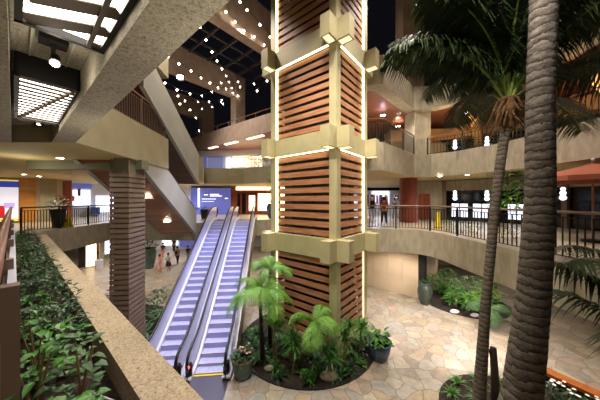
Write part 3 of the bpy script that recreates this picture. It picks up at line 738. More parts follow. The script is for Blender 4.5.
# store behind the glass railing on the far level three
HA, HB = (-12,28), (2,26)
def hseg(px0,px1,z0,z1,o,th=.1):
    mb = MB(); p,q = panel_on(HA,HB,px0,px1); wallpiece(mb,p,q,z0,z1,th,0,o); return mb
struct('wall_upper_north', hseg(150,330,Z3b,12.0,.0), M['white'])
solo('blue_shopfront', hseg(203,223,Z3b,11.3,.15,0), M['bluewall'], 'dim blue lit shopfront behind the glass railing on level three', 'shopfront')
solo('white_light_column', hseg(226,231,Z3b,11.2,.2,0), M['shopcool'], 'white glowing shopfront column behind the glass railing', 'lamp')
solo('lit_shopfront', hseg(233,262,10.0,11.2,.15,-.01), M['shopwarm'], 'warm lit shop window behind the plants on level three', 'shopfront')
# far ground level, west: pale shops
KA, KB = (-30,27), (-4,31)
def kseg(px0,px1,z0,z1,o,th=.1):
    mb = MB(); p,q = panel_on(KA,KB,px0,px1); wallpiece(mb,p,q,z0,z1,th,0,o); return mb
struct('wall_ground_north', kseg(20,300,0,3.43,.0), M['white'])
solo('blue_shop_window', kseg(180,200,0.2,3.0,.15,0), M['bluewall'], 'blue glowing shop window far behind the walking people', 'shop window')
solo('white_shop_window', kseg(163,178,0.5,3.0,.15,0), M['shopcool'], 'white glowing shop window far behind the pair in pink and grey', 'shop window')
solo('shop_sign', kseg(160,166,2.3,2.9,.8,-.6), M['dglass'], 'dark hanging sign above the walkway at ground level', 'sign')
QA, QB = (-21,19), (-17,24)
def qseg(px0,px1,z0,z1,o,th=.1):
    mb = MB(); p,q = panel_on(QA,QB,px0,px1); wallpiece(mb,p,q,z0,z1,th,0,o); return mb
solo('shop_display', qseg(86,96,.1,2.6,.1,0), M['shopwarm'], 'warm lit display case seen under the west walkway', 'display case')
solo('dark_cabinet', qseg(78,85,.1,3.2,.1,0), M['dglass'], 'dark tall cabinet seen under the west walkway beside the warm case', 'cabinet')
solo('shop_pillar', qseg(99,104,0,3.42,.3,0), M['grey'], 'pale grey pillar at ground level under the west walkway', 'pillar')
solo('display_table', qseg(92,99,.0,.8,1.6,-1.0), M['steel2'], 'low grey display table on the bright floor under the west walkway', 'table')
solo('white_shop_window', qseg(104,112,1.0,3.2,.1,0), M['shopcool'], 'white shop window under the west walkway next to the slatted pillar', 'shop window')
# ground level walls behind the tower
tw = thing('tiled_wall', 'beige tiled wall lit from above under the east walkway', 'wall panel', (6,15.8,0))
pA, pB = (.2, 21.2), (7.35, 14.5); dW = nz2(pB[0]-pA[0], pB[1]-pA[1]); Lw = math.dist(pA,pB)
nW = (-dW[1], dW[0]); k = 0
for i in range(10):
    for j in range(3):
        mb = MB(); mb.box(Lw*i/10+.006,Lw*(i+1)/10-.006,0,.1,j*1.14+.006,(j+1)*1.14-.006,dW,nW,pA); part('tile', mb, M['tile'], tw)
mb = MB(); mb.box(Lw,Lw+.35,0,.5,0,3.4,dW,nW,pA); struct('column_dark', mb, M['near_black'])
mb = MB(); mb.tube([(7.85,14.9,.0),(7.85,14.9,3.43)], .07, 8); solo('light_tube', mb, M['shopcool'], 'vertical white light tube beside the beige tiled wall', 'lamp')
mb = MB(); mb.lathe([(.5,0),(.5,3.43)], (9.1,16.4,0), 20); struct('column_round', mb, M['roofbeam'])
mb = MB(); mb.box(-16,0,0,.2,0,3.43,(1,0),None,(0,33)); struct('wall_ground_middle', mb, M['tile'])
mb = MB(); mb.box(0,24,0,.2,0,3.43,(1,0),None,(8.5,22)); struct('wall_ground_east', mb, M['tile'])
# east level two: bright clothes shop, maroon column, dark shopfront
CA, CB = (2,25), (14,24)
def cseg(px0,px1,z0,z1,o,th=.1):
    mb = MB(); p,q = panel_on(CA,CB,px0,px1); wallpiece(mb,p,q,z0,z1,th,0,o); return mb
struct('wall_shop_east', cseg(335,420,Z2b,Z3a,0,.2), M['white'])
solo('lit_display_wall', cseg(372,389,5.7,7.0,.1,0), M['shopcool'], 'glowing white display wall inside the clothes shop', 'display')
solo('ceiling_truss', cseg(350,400,7.02,7.3,2.4,-2.0), M['dglass'], 'dark lighting truss across the clothes shop ceiling', 'lighting truss')
solo('orange_display', cseg(361,371,5.6,6.6,.4,-.1), M['c_red'], 'rust orange display panel inside the clothes shop', 'display')
gc = [M['c_dark'],M['c_blue'],M['white'],M['c_red'],M['c_grey'],M['c_pink']]
for i in range(3):
    x0 = 5.6+i*1.3; y0 = 19.0+.6*(i % 2)
    r = thing('clothes_rack', ['clothes rack of dark and pale garments nearest the tower in the bright shop','clothes rack of mixed garments in the middle of the bright shop','clothes rack of garments beside the maroon column'][i], 'clothes rack', (x0,y0,Z2b), 'clothes racks in the bright shop')
    mb = MB(); mb.tube([(x0-.5,y0,Z2b+2.0),(x0+.5,y0,Z2b+2.0)], .02, 6)
    for sx in (-.5,.5): mb.tube([(x0+sx,y0,Z2b),(x0+sx,y0,Z2b+2.0)], .02, 6)
    part('stand', mb, M['steel2'], r)
    for j in range(8):
        x = x0-.44+j*.125; c = gc[(i*3+j*5) % 6]; hh = random.uniform(.75,1.05)
        mb = MB(); mb.hexa([(x-.025,y0-.2,Z2b+1.95-hh),(x+.025,y0-.2,Z2b+1.95-hh),(x+.025,y0+.2,Z2b+1.95-hh),(x-.025,y0+.2,Z2b+1.95-hh),(x-.02,y0-.12,Z2b+1.95),(x+.02,y0-.12,Z2b+1.95),(x+.02,y0+.12,Z2b+1.95),(x-.02,y0+.12,Z2b+1.95)])
        part('garment', mb, c, r)
for i in range(2):
    x0, y0 = 5.45+i*2.05, 17.6+i*.5
    mn = thing('mannequin', ['white mannequin in a dark top by the tower side of the bright shop','white mannequin in a grey top deeper in the bright shop'][i], 'mannequin', (x0,y0,Z2b), 'mannequins in the clothes shop')
    mb = MB(); mb.tube([(x0,y0,Z2b+.85),(x0,y0,Z2b+1.1),(x0,y0,Z2b+1.35),(x0,y0,Z2b+1.45)], [.17,.13,.19,.07], 12); part('torso', mb, [M['c_dark'],M['c_grey']][i], mn, True)
    mb = MB(); mb.tube([(x0,y0,Z2b+1.45),(x0,y0,Z2b+1.52)], .05, 8); mb.ball((x0,y0,Z2b+1.62), .1, 10, 0, (1,1,1.25)); part('head', mb, M['white'], mn, True)
    for s in (-1,1):
        mb = MB(); mb.tube([(x0+s*.09,y0,Z2b+.86),(x0+s*.1,y0,Z2b+.45),(x0+s*.1,y0,Z2b+.05)], [.085,.06,.04], 8); part('leg', mb, M['white'], mn, True)
        mb = MB(); mb.tube([(x0+s*.2,y0,Z2b+1.36),(x0+s*.26,y0,Z2b+1.08),(x0+s*.24,y0-.06,Z2b+.82)], [.05,.04,.03], 8); part('arm', mb, M['white'], mn, True)
# dark shopfront with bays along the east walkway
bay = [(8.0,18.3),(10.9,17.6),(13.2,15.4),(14.2,12.4),(14.6,9),(14.7,5.5),(14.6,2)]
for i in range(len(bay)-1):
    p, q = bay[i], bay[i+1]; d = nz2(q[0]-p[0], q[1]-p[1]); L = math.dist(p,q)
    nf = ['between the maroon column and the first window','behind the slim palm','between the two palm trunks','behind the thick palm trunk','under the rust umbrella','beside the edge of the view'][i]
    s = thing('dark_shopfront', 'dark glazed shopfront bay ' + nf, 'shopfront', (*p,Z2b), 'shopfront bays of the east walkway')
    mb = MB(); mb.box(0,L,.0,.1,Z2b,6.8,d,None,p); part('glazing', mb, M['dglass'] if i else M['fascia'], s)
    mb = MB(); mb.box(-.12,.12,-.2,.15,Z2b,7.55,d,None,p); part('pier', mb, M['rail_brown'] if i%2 else M['near_black'], s)
    mb = MB(); mb.box(0,L,-.1,.15,6.8,7.55,d,None,p); part('bulkhead', mb, M['fascia'], s)
    if i == 0:
        mb = MB(); mb.box(1.2,2.0,-.05,0,Z2b,6.6,d,None,p); part('wood_leaf', mb, M['redwood'], s)
    else:
        for f0, f1, z0, z1 in ((.15,.45,4.9,5.85),(.55,.85,4.9,5.85)):
            if i == 2 or i == 1 or (i == 3 and f0 > .5):
                mb = MB(); mb.box(L*f0,L*f1,-.04,0,z0,z1,d,None,p); wn = part('lit_window', mb, M['shopcool'], s)
                mb = MB(); mb.box(L*(f0+f1)/2-.03,L*(f0+f1)/2+.03,-.06,-.03,z0,z1,d,None,p); mb.box(L*f0,L*f1,-.06,-.03,(z0+z1)/2-.02,(z0+z1)/2+.02,d,None,p); part('glazing_bar', mb, M['near_black'], wn)
# level three east, set back wall with amber beams
bay3 = [(7.6,20.5),(12.5,20),(16,16),(17.5,11),(18,6),(18,2)]
for i in range(len(bay3)-1):
    p, q = bay3[i], bay3[i+1]; d = nz2(q[0]-p[0], q[1]-p[1]); L = math.dist(p,q)
    mb = MB(); mb.box(0,L,0,.2,Z3b,Z4a,d,None,p); struct('wall_upper_east', mb, M['dglass'] if i else M['tile'])
    mb = MB(); mb.box(-.1,L+.1,-1.2,.25,11.0,Z4a,d,None,p); struct('trim_soffit', mb, M['sof_amber'])
for (x, y) in ((9.6,17.6),(11.8,15.6),(13.2,13.2),(14.0,10.4),(14.4,7.2)):
    d = nz2(x-3, y-6)
    rb = thing('soffit_rib', 'amber raking soffit rib over the east balcony, %s' % {9.6:'next to the concrete column',11.8:'second from the concrete column',13.2:'above the slim palm crown',14.0:'just beside the thick trunk',14.4:'near the edge above the umbrella'}[x], 'ceiling rib', (x,y,10.9), 'amber soffit ribs of the east balcony')
    o = (x,y)
    mb = MB(); n_ = (-d[1],d[0])
    def q_(a,b,z): return (x+a*d[0]+b*n_[0], y+a*d[1]+b*n_[1], z)
    mb.hexa([q_(-2.6,-.2,11.55),q_(1.6,-.2,9.9),q_(1.6,.2,9.9),q_(-2.6,.2,11.55),q_(-2.6,-.2,11.9),q_(2.4,-.2,11.9),q_(2.4,.2,11.9),q_(-2.6,.2,11.9)])
    part('rib', mb, M['sof_amber'], rb)
# hanging white lanterns
ln = None
for i, (px, py, Y, lb) in enumerate(((455,144,13.6,'on level three nearest the concrete column'),(487,141,12.6,'on level three beside the slim palm crown'),(455,195,13.4,'on level two before the dark shopfront'),(487,195,12.4,'on level two beside the slim palm trunk'),(563,193,9.8,'under the rust umbrella edge'))):
    c = at(px, py, Y)
    lt = thing('hanging_lantern', 'white glowing rounded lantern hanging '+lb, 'lantern', c, 'white lanterns along the east walkways')
    mb = MB(); mb.ball((c[0],c[1],c[2]+.17), .085, 10); mb.ball((c[0],c[1],c[2]), .105, 10, 0, (1,1,1.1)); mb.ball((c[0],c[1],c[2]-.2), .12, 10, 0, (1,1,.95)); part('globe', mb, M['shopcool'], lt, True)
    mb = MB(); mb.tube([(c[0],c[1],c[2]+.3),(c[0],c[1],(Z4a if i < 2 else Z3a))], .008, 4); part('wire', mb, M['black'], lt)
# rust umbrella
uc = (8.9*1.13, 8.0*1.0)
uX, uY = (593-300)/F*8.3, 8.3
um = thing('market_umbrella', 'rust coloured market umbrella on the east walkway of level two', 'umbrella', (uX,uY,Z2b))
mb = MB(); cx_, cy_ = uX, uY; prof = 8; zt_, ze_ = 7.42, 6.93; Rr = 1.85
ring = [(cx_+Rr*math.cos(2*math.pi*(k+.5)/prof), cy_+Rr*math.sin(2*math.pi*(k+.5)/prof), ze_) for k in range(prof)]
for k in range(prof):
    a, b = ring[k], ring[(k+1)%prof]; mb.face([a, b, (cx_,cy_,zt_)]); mb.face([(a[0],a[1],a[2]-.16),(b[0],b[1],b[2]-.16),b,a])
part('canopy', mb, M['umbrella'], um)
mb = MB(); mb.tube([(cx_,cy_,Z2b),(cx_,cy_,zt_+.12)], .03, 8); part('pole', mb, M['rail_wood'], um); mb = MB(); mb.lathe([(.3,0),(.3,.08),(.05,.12)], (cx_,cy_,Z2b), 16); part('base', mb, M['black'], um)
mb = MB(); mb.ball((cx_,cy_,zt_+.14), .05, 8); part('finial', mb, M['white'], um)
for k in range(prof):
    a = ring[k]; mb = MB(); mb.tube([(cx_,cy_,zt_-.05),(a[0],a[1],a[2]-.02)], .012, 4); part('rib', mb, M['rail_wood'], um)

# ================================================================== foliage makers
def rnd(a, b): return random.uniform(a, b)
def shrub(name, label, loc, h, r, n, L, W, m, group=None, nst=4, droop=.3, low=.15, cat='plant'):
    t = thing(name, label, cat, loc, group); x, y, z = loc
    tips = []
    for k in range(nst):
        a = rnd(0, 6.28); rr = r*rnd(.2,.75); hh = h*rnd(.65,1)
        pts = [(x+rnd(-.03,.03), y+rnd(-.03,.03), z), (x+rr*.4*math.cos(a), y+rr*.4*math.sin(a), z+hh*.5), (x+rr*math.cos(a), y+rr*math.sin(a), z+hh)]
        mb = MB(); mb.tube(pts, [.014,.010,.005], 5); part('stem', mb, M['stem'], t); tips.append(pts)
    mb = MB()
    for i in range(n):
        a = rnd(0,6.28); f = rnd(low,1); rad = r*math.sqrt(rnd(0,1))*math.sin(math.pi*min(1,f*.8+.12))
        p = (x+rad*math.cos(a), y+rad*math.sin(a), z+h*f)
        el = rnd(-.2,.7); a2 = a+rnd(-.9,.9)
        mb.leaf(p, (math.cos(a2)*math.cos(el), math.sin(a2)*math.cos(el), math.sin(el)), (0,0,1), L*rnd(.7,1.2), W*rnd(.7,1.2), droop)
    part('foliage', mb, m, t)
    return t
def strap(name, label, loc, h, n, W, m, group=None, spread=1.0, cat='plant'):
    t = thing(name, label, cat, loc, group); mb = MB(); x, y, z = loc
    for i in range(n):
        a = rnd(0,6.28); el = rnd(.5,1.35)
        mb.blade((x,y,z+.02), (math.cos(a)*math.cos(el)*spread, math.sin(a)*math.cos(el)*spread, math.sin(el)), h*rnd(.7,1.1), W, rnd(.3,.7), 0, 4)
    part('leaf_clump', mb, m, t); return t
def cane(name, label, loc, h, m, n=3, group=None, L=.45, W=.05, tuft=26):
    """dracaena: bare canes with tufts of strap leaves"""
    t = thing(name, label, 'plant', loc, group); x, y, z = loc
    for k in range(n):
        a = rnd(0,6.28); hh = h*rnd(.6,1); tx, ty = x+rnd(.05,.3)*math.cos(a), y+rnd(.05,.3)*math.sin(a)
        mb = MB(); mb.tube([(x+rnd(-.06,.06),y+rnd(-.06,.06),z),((x+tx)/2,(y+ty)/2,z+hh*.5),(tx,ty,z+hh)], [.025,.02,.018], 6); part('cane', mb, M['stem'], t)
        mb = MB()
        for i in range(tuft):
            a = rnd(0,6.28); el = rnd(-.1,1.3); mb.blade((tx,ty,z+hh-rnd(0,.18)), (math.cos(a)*math.cos(el), math.sin(a)*math.cos(el), math.sin(el)), L*rnd(.7,1.1), W, .35, 0, 3)
        part('leaf_tuft', mb, m, t)
    return t
def frond_mesh(nm, L, e0, bend, nl, lw, ll, m, fern=False, rad=.02, droop=.5, start=.18, twist=.0):
    """frond along +x, arching in the xz plane; returns (rachis, leaflets) meshes"""
    N = 24; pts = []; x = z = 0.0; e = e0; dirs = []
    for i in range(N+1):
        pts.append(Vector((x,0,z))); dirs.append(Vector((math.cos(e),0,math.sin(e))))
        x += math.cos(e)*L/N; z += math.sin(e)*L/N; e -= bend/N*(.5+1.0*i/N)
    a = MB(); a.tube(pts, [rad*(1-.85*i/N) for i in range(N+1)], 6)
    b = MB()
    for k in range(nl):
        f = start+(1-start)*k/nl; i = min(N-1, int(f*N)); p = pts[i].lerp(pts[i+1], f*N-i); d = dirs[i]
        size = ll*(math.sin(math.pi*min(1,(f-start)/(1-start)*.82+.16)))**.7
        up = Vector((-d.z,0,d.x))
        for s in (-1, 1):
            dr = (d*rnd(.45,.65)+Vector((0,s,0))*1.0+up*rnd(-.05,.3)).normalized()
            if fern:
                # bipinnate: each pinna a rib with small leaflets
                q = p.copy(); nn = 6
                for j in range(nn):
                    g = (j+1)/nn; q2 = p+dr*size*g-Vector((0,0,1))*size*.5*g*g; sz = size*.26*(1-g*.65)
                    for s2 in (-1,1):
                        d2 = (dr*.5+(dr.cross(up))*s2).normalized(); b.leaf(q2, d2, up, sz*1.15, sz*.46, .3)
                b.blade(p, dr, size, .012, .35)
            else:
                b.blade(p, dr, size*rnd(.9,1.08), lw, droop*rnd(.7,1.2), 0, 3)
    return mesh(nm+'_rachis', a, m[0], smooth=True), mesh(nm+'_leaflets', b, m[1])
def put_frond(t, fm, loc, az, tilt=0.0, names=('frond','leaflets')):
    o = bpy.data.objects.new(names[0], fm[0]); col.objects.link(o); o.parent = t; o.location = loc; o.rotation_euler = (tilt,0,az)
    c = bpy.data.objects.new(names[1], fm[1]); col.objects.link(c); c.parent = o
    return o
def treefern(label, loc, trunk_h, L, n, m, lean=(0,0), e0=.8):
    t = thing('tree_fern', label, 'fern', loc)
    x, y, z = loc; top = (x+lean[0], y+lean[1], z+trunk_h)
    mb = MB(); mb.tube([(x,y,z),((x+top[0])/2,(y+top[1])/2,z+trunk_h*.5),top], [.09,.07,.06], 8); part('trunk', mb, M['fern_trunk'], t, True)
    fms = [frond_mesh('fern', L*k, e0+.35*i, 2.0+.3*i, 22, 0, .30*L, (M['petiole'], m), True, .014, start=.12) for i, k in enumerate((1,.8,1.0))]
    for i in range(n):
        put_frond(t, fms[i % 3], (lean[0], lean[1], trunk_h), 6.283*i/n+rnd(-.35,.35), rnd(-.35,.35))
    return t

# ------------------------------------------------------------------ planter along the coping
random.seed(21)
rows = []
tt = 1.5
while tt < 15.0:
    for u_ in ((.14,.34) if tt > 2.3 else (.24,)):
        rows.append((u_+rnd(-.04,.04), tt+rnd(-.12,.12)))
    tt += .62 if tt < 4 else .8
for i, (u_, t_) in enumerate(rows):
    x, y = uv(u_, t_)
    near = t_ < 3.6
    big = shrub('leafy_shrub', 'planter shrub with %s green leaves growing %s the handrail at step %s' % (('broad' if near else 'dense small'), 'beside' if u_ < .32 else 'by the coping across from', 'x'), (x,y,4.36), rnd(.45,.65) if near else rnd(.5,.72), .20 if near else .24, (30 if t_ < 2.7 else 44) if near else 150, .10 if near else .10, .075 if near else .05, (M['leaf'] if i % 3 else M['leafm']) if near or i % 4 == 0 else M['leafd'], 'green shrubs in the long planter beside the handrail', 4)
    big['label'] = 'green leafy shrub growing in the long planter beside the handrail'
x, y = uv(.47, 1.85)
t = thing('irrigation_hose', 'thin grey irrigation hoses looping over the planter soil', 'hose', (x,y,4.36))
for k in range(3):
    mb = MB(); mb.tube([(*uv(.50-.03*k, 1.2+.02*k),4.37),(*uv(.5-.02*k,1.7),4.39),(*uv(.46+.03*k,2.3),4.45+.03*k),(*uv(.40+.02*k,2.8),4.38)], .008, 6); part('hose', mb, M['steel2'], t)

# ------------------------------------------------------------------ tower bed
mb = MB(); n = 64
mb.prism([(.3+2.85*math.cos(6.2832*k/n), 10.4+2.85*math.sin(6.2832*k/n)) for k in range(n)], -.02, .03)
solo('bed_soil', mb, M['soil'], 'dark soil of the round bed at the foot of the tower', 'soil', kind='stuff')
mb = MB()
for k in range(n):
    a0, a1 = 6.2832*k/n, 6.2832*(k+1)/n
    mb.hexa([(.3+r*math.cos(a),10.4+r*math.sin(a),z) for z in (0,.05) for r,a in ((2.83,a0),(2.92,a0),(2.92,a1),(2.83,a1))])
solo('bed_edging', mb, M['near_black'], 'thin dark edging ring of the round bed at the tower foot', 'edging')
treefern('bright green tree fern nearest the escalator beside the tower', (-1.4,8.75,.03), 2.55, 1.55, 11, M['leafl'], (-.1,0), .35)
treefern('bright green tree fern against the lit edge of the tower', (-1.25,9.7,.03), 3.2, 1.15, 8, M['leafl'], (0,0), .5)
treefern('bright green tree fern in front of the slats near the tower corner', (-.1,8.25,.03), 1.75, 1.25, 9, M['leafl'], (.65,.0), .3)
cn = [((-.9,8.75),1.9,'two trunked cane plant with dark strap leaves left of the middle fern'),((-.25,8.3),1.5,'cane plant with dark strap leaves standing right at the fern trunk'),((1.55,8.35),1.75,'cane plant with green strap leaves standing at the near corner of the tower'),((2.35,9.2),1.35,'leaning cane plant beside the blue pot'),((1.1,8.0),1.2,'short cane plant at the front of the round bed')]
for (x, y), hh, lb in cn: cane('cane_plant', lb, (x,y,.03), hh, M['leaf'], 3, None, .55, .06, 34)
random.seed(5)
k = 0
while k < 90:
    a = rnd(math.pi*.95, math.pi*2.1); rr = 2.72*math.sqrt(rnd(.15,1)); x, y = .3+rr*math.cos(a), 10.4+rr*math.sin(a)
    dx, dy = x-T0[0], y-T0[1]; u_, v_ = dx*U[0]+dy*U[1], dx*V[0]+dy*V[1]
    if -.3 < u_ < TU+.3 and -.3 < v_ < TV+.3: continue
    s = strap('groundcover_plant', 'low dark green strap leaved plant in the round bed at the tower foot', (x,y,.03), rnd(.35,.6), 24, .06, M['leafd'] if k % 3 else M['leaf'], 'low strap leaved plants around the tower foot'); k += 1
mb = MB(); mb.ball((1.0,7.95,.12), .26, 12, 0, (1.3,.8,.6)); solo('garden_rock', mb, M['stone'], 'grey brown rock among plants at the front of the round bed', 'rock', smooth=True)
mb = MB(); mb.ball((-1.1,8.35,.1), .17, 12, 0, (1.2,.8,.6)); solo('garden_rock', mb, M['stone'], 'small rock under the leaves nearer the flowering pot', 'rock', smooth=True)
# ------------------------------------------------------------------ pots
def pot(name, label, loc, prof, mats, plantfn):
    t = thing(name, label, 'plant pot', loc)
    mb = MB(); mb.lathe(prof, loc, 32); part('vessel', mb, mats[0], t, True)
    rim = max(prof, key=lambda q: q[1]); R0 = prof[-3][0] if len(prof) > 3 else rim[0]
    mb = MB(); mb.lathe([(R0-.01,rim[1]-.05),(R0+.03,rim[1]-.05),(R0+.04,rim[1]),(R0-.03,rim[1]+.01),(R0-.05,rim[1]-.05)], loc, 32); part('rim', mb, mats[1], t, True)
    mb = MB(); mb.lathe([(.001,rim[1]-.07),(R0-.04,rim[1]-.07)], loc, 24); part('potting_soil', mb, M['soil'], t)
    plantfn(t, loc, rim[1]-.06, R0)
    return t
def bushy(n, hh, L, W, m, fl=0):
    def fn(t, loc, z, R0):
        mb = MB()
        for i in range(n):
            a = rnd(0,6.28); r = R0*1.05*math.sqrt(rnd(0,1)); f = rnd(0,1); mb.leaf((loc[0]+r*math.cos(a),loc[1]+r*math.sin(a),loc[2]+z+f*hh*(1.1-.6*r/R0)), (math.cos(a+rnd(-1,1)),math.sin(a+rnd(-1,1)),rnd(-.1,1)), (0,0,1), L*rnd(.7,1.2), W, .3)
        part('foliage', mb, m, t)
        for i in range(fl):
            a = rnd(0,6.28); r = R0*rnd(.2,.9); mb = MB(); c = (loc[0]+r*math.cos(a),loc[1]+r*math.sin(a),loc[2]+z+hh*rnd(.9,1.15))
            for q in range(5): mb.leaf(c, (math.cos(q*1.256),math.sin(q*1.256),.4), (0,0,1), .05, .04, .1)
            part('flower', mb, M['flower'] if i % 2 else M['pinkfl'], t)
    return fn
random.seed(11)
pot('glazed_pot', 'green glazed pot of leafy flowers at the foot of the escalator', (-1.98,8.12,0), [(.24,0),(.27,.03),(.34,.3),(.38,.58),(.37,.66),(.33,.66),(.31,.6)], (M['pot_green'],M['pot_rim']), bushy(150,.32,.13,.07,M['leafm'],14))
pot('glazed_pot', 'blue glazed pot with a broad leaved plant on the stone floor beside the tower', (3.05,9.0,0), [(.26,0),(.29,.03),(.38,.25),(.43,.5),(.44,.66),(.40,.68),(.37,.6)], (M['pot_blue'],M['pot_blue']), bushy(80,.55,.24,.12,M['leaf']))
pot('glazed_urn', 'tall dark urn standing by the end of the beige tiled wall', (7.35,13.75,0), [(.2,0),(.25,.05),(.38,.55),(.40,.85),(.30,1.15),(.26,1.22),(.28,1.26),(.24,1.26),(.22,1.15)], (M['pot_dark'],M['pot_dark']), bushy(14,.2,.2,.1,M['leafd']))
pot('glazed_urn', 'tall green urn at ground level behind the slatted pillar', (-13.6,21.0,0), [(.3,0),(.36,.05),(.55,.8),(.6,1.4),(.5,1.75),(.55,1.8),(.5,1.8),(.45,1.7)], (M['pot_green'],M['pot_green']), bushy(90,1.1,.4,.14,M['leaf']))
pot('round_planter', 'dark round planter with pale leaves behind the west walkway railing', (-13.15,12.7,Z2b), [(.2,0),(.24,.1),(.3,.6),(.34,.95),(.33,1.0),(.30,1.0),(.28,.9)], (M['pot_black'],M['pot_black']), bushy(80,.8,.35,.1,M['leafm']))
pot('blue_urn', 'blue grey urn at the top of the escalators next to the tower', (-2.3,19.2,Z2b), [(.24,0),(.3,.05),(.44,.5),(.46,.9),(.36,1.15),(.4,1.2),(.36,1.2),(.3,1.1)], (M['pot_blue'],M['pot_dark']), bushy(40,.5,.3,.1,M['leaf']))
pot('round_planter', 'dark round planter at the top of the west escalator', (-7.6,18.6,Z2b), [(.2,0),(.24,.05),(.3,.4),(.34,.7),(.33,.75),(.3,.75),(.28,.7)], (M['pot_black'],M['pot_black']), bushy(30,.35,.25,.1,M['leafd']))

# ------------------------------------------------------------------ beds elsewhere on the ground
random.seed(31)
def bed(cx, cy, R, label):
    mb = MB(); mb.prism([(cx+R*math.cos(6.2832*k/40), cy+R*math.sin(6.2832*k/40)) for k in range(40)], -.02, .03); solo('bed_soil', mb, M['soil'], label, 'soil', kind='stuff')
bed(9.8,14.2,2.3,'dark soil of the planting bed beside the tall dark urn')
bed(-8.9,11.2,2.4,'dark soil of the planting bed between slatted pillar and escalator')
bed(6.0,6.15,2.02,'dark soil of the round bed around the palm trunks')
for i,(x,y,h_) in enumerate(((8.9,13.3,1.0),(9.7,12.9,1.1),(10.6,13.2,1.2),(9.4,14.3,1.5),(10.4,14.4,1.7),(11.3,14,1.5),(8.6,15.2,1.6),(9.8,15.6,1.9))):
    shrub('bed_shrub','leafy green shrub in the planting bed beside the tall dark urn',(x,y,.03),h_*.8,.6,130,.3,.11,M['leafl'] if i in (1,2,5) else M['leaf'],'shrubs in the bed behind the tall dark urn')
for i,(x,y) in enumerate(((8.35,12.6),(9.15,12.2))):
    mb = MB(); mb.ball((x,y,.1), .2, 10, 0, (1.3,.8,.5)); solo('white_stone', mb, M['flower'], ['pale stone lying nearest the tall dark urn','pale stone lying further from the tall dark urn'][i], 'rock', smooth=True)
for i,(x,y,h_) in enumerate(((-7.3,10.2,1.2),(-7.9,11.2,1.6),(-6.7,9.3,.9),(-8.6,10.2,1.5),(-7.3,12.1,1.5),(-9.3,11.8,1.7),(-6.5,10.9,.9),(-8.3,9.4,1.2))):
    shrub('bed_shrub','dark leafy shrub in the bed between slatted pillar and escalator',(x,y,.03),h_,.6,170,.28,.09,M['leafd'] if i % 2 else M['leafm'],'dark shrubs beside the escalator')
treefern('pale green low fern drooping beside the slim palm over the stone floor', (9.3,11.6,.0), .55, 1.3, 9, M['leafm'], (0,0), .5)
for i,(x,y) in enumerate(((4.75,7.3),(5.2,7.7),(5.9,7.85),(6.6,7.8),(4.5,6.6),(5.4,7.1),(6.1,7.2),(7.0,7.4))):
    strap('groundcover_plant','low dark plant growing around the palm trunks',(x,y,.03),.5,26,.05,M['leaf'],'low plants around the palm trunks')
x, y = 5.42, 6.5; t = thing('fern_stump', 'dark fibrous stump standing just right of the slim palm', 'stump', (x,y,.03)); mb = MB(); mb.tube([(x,y,.03),(x+.02,y,1.0),(x-.04,y,2.0)], [.11,.10,.08], 10); part('stump_trunk', mb, M['fern_trunk'], t, True)
mb = MB(); mb.tube([(x-.04,y,1.6),(x-.14,y,1.95)], [.04,.03], 6); part('side_knob', mb, M['fern_trunk'], t)
# planter box with flowers and orange bench rim at the lower right
bx = thing('planter_bench', 'orange wood bench edge around the flower bed at the lower right', 'bench', (7,5.6,0))
b0 = gp(543,366,.5); b1 = gp(602,392,.5); bd = nz2(b1[0]-b0[0], b1[1]-b0[1]); bL = 4.2
bn = (-bd[1], bd[0]) if (-bd[1]) < 0 else (bd[1], -bd[0])
mb = MB(); mb.box(-.25,bL,-.02,.34,.40,.50,bd,(bd[1],-bd[0]),b0[:2]); part('seat', mb, M['benchwood'], bx)
mb = MB(); mb.box(-.25,bL,.04,.30,0,.40,bd,(bd[1],-bd[0]),b0[:2]); part('base', mb, M['near_black'], bx)
random.seed(3)
mb = MB(); mb.box(-.2,bL,-1.5,-.02,-.02,.03,bd,(bd[1],-bd[0]),b0[:2])
mb2 = MB(); mb2.box(-.2,bL,.34,1.9,-.02,.06,bd,(bd[1],-bd[0]),b0[:2])
solo('bed_soil', mb2, M['soil'], 'dark soil of the flower bed inside the orange bench edge', 'soil', kind='stuff')
for i in range(12):
    a = rnd(-1.0,2.6); o = rnd(.5,1.1); x = b0[0]+a*bd[0]+o*bd[1]; y = b0[1]+a*bd[1]-o*bd[0]
    t = shrub('flowering_plant','low flowering plant with pale blossoms behind the orange bench edge',(x,y,.03),.45,.25,40,.12,.06,M['leafd'],'flowering plants inside the orange bench edge',2)
    for q in range(3):
        mb = MB(); c = (x+rnd(-.2,.2), y+rnd(-.2,.2), .5)
        for w_ in range(6): mb.leaf(c, (math.cos(w_),math.sin(w_),.5), (0,0,1), .06, .05, .1)
        part('flower', mb, M['flower'], t)

# ------------------------------------------------------------------ palms
def trunk(pts, rs, seed, rings, amp):
    """swollen leaf-scar rings along a curved trunk"""
    random.seed(seed); P = [Vector(p) for p in pts]; mb = MB(); out = []; rad = []
    n = rings*3
    for i in range(n+1):
        f = i/n*(len(P)-1); k = min(len(P)-2, int(f)); q = P[k].lerp(P[k+1], f-k); r = rs[k]+(rs[k+1]-rs[k])*(f-k)
        out.append(q); rad.append(r*(1+amp*(1,.2,-.5)[i % 3])*rnd(.985,1.015))
    mb.tube(out, rad, 20); return mb
bp_ = thing('coconut_palm', 'thick ringed palm trunk rising past the top of the view', 'palm tree', (2.55,3.0,0))
pts = [(2.3,3.05,0),(2.78,3.15,2.5),at(521,400,3.2),at(533,300,3.2),at(540,200,3.2),at(540,100,3.2),at(544,0,3.2),(3.4,3.25,11.5),(3.45,3.3,14)]
part('trunk', trunk(pts,[.30,.26,.215,.178,.160,.147,.15,.15,.14],1,125,.010), M['trunk'], bp_, True)
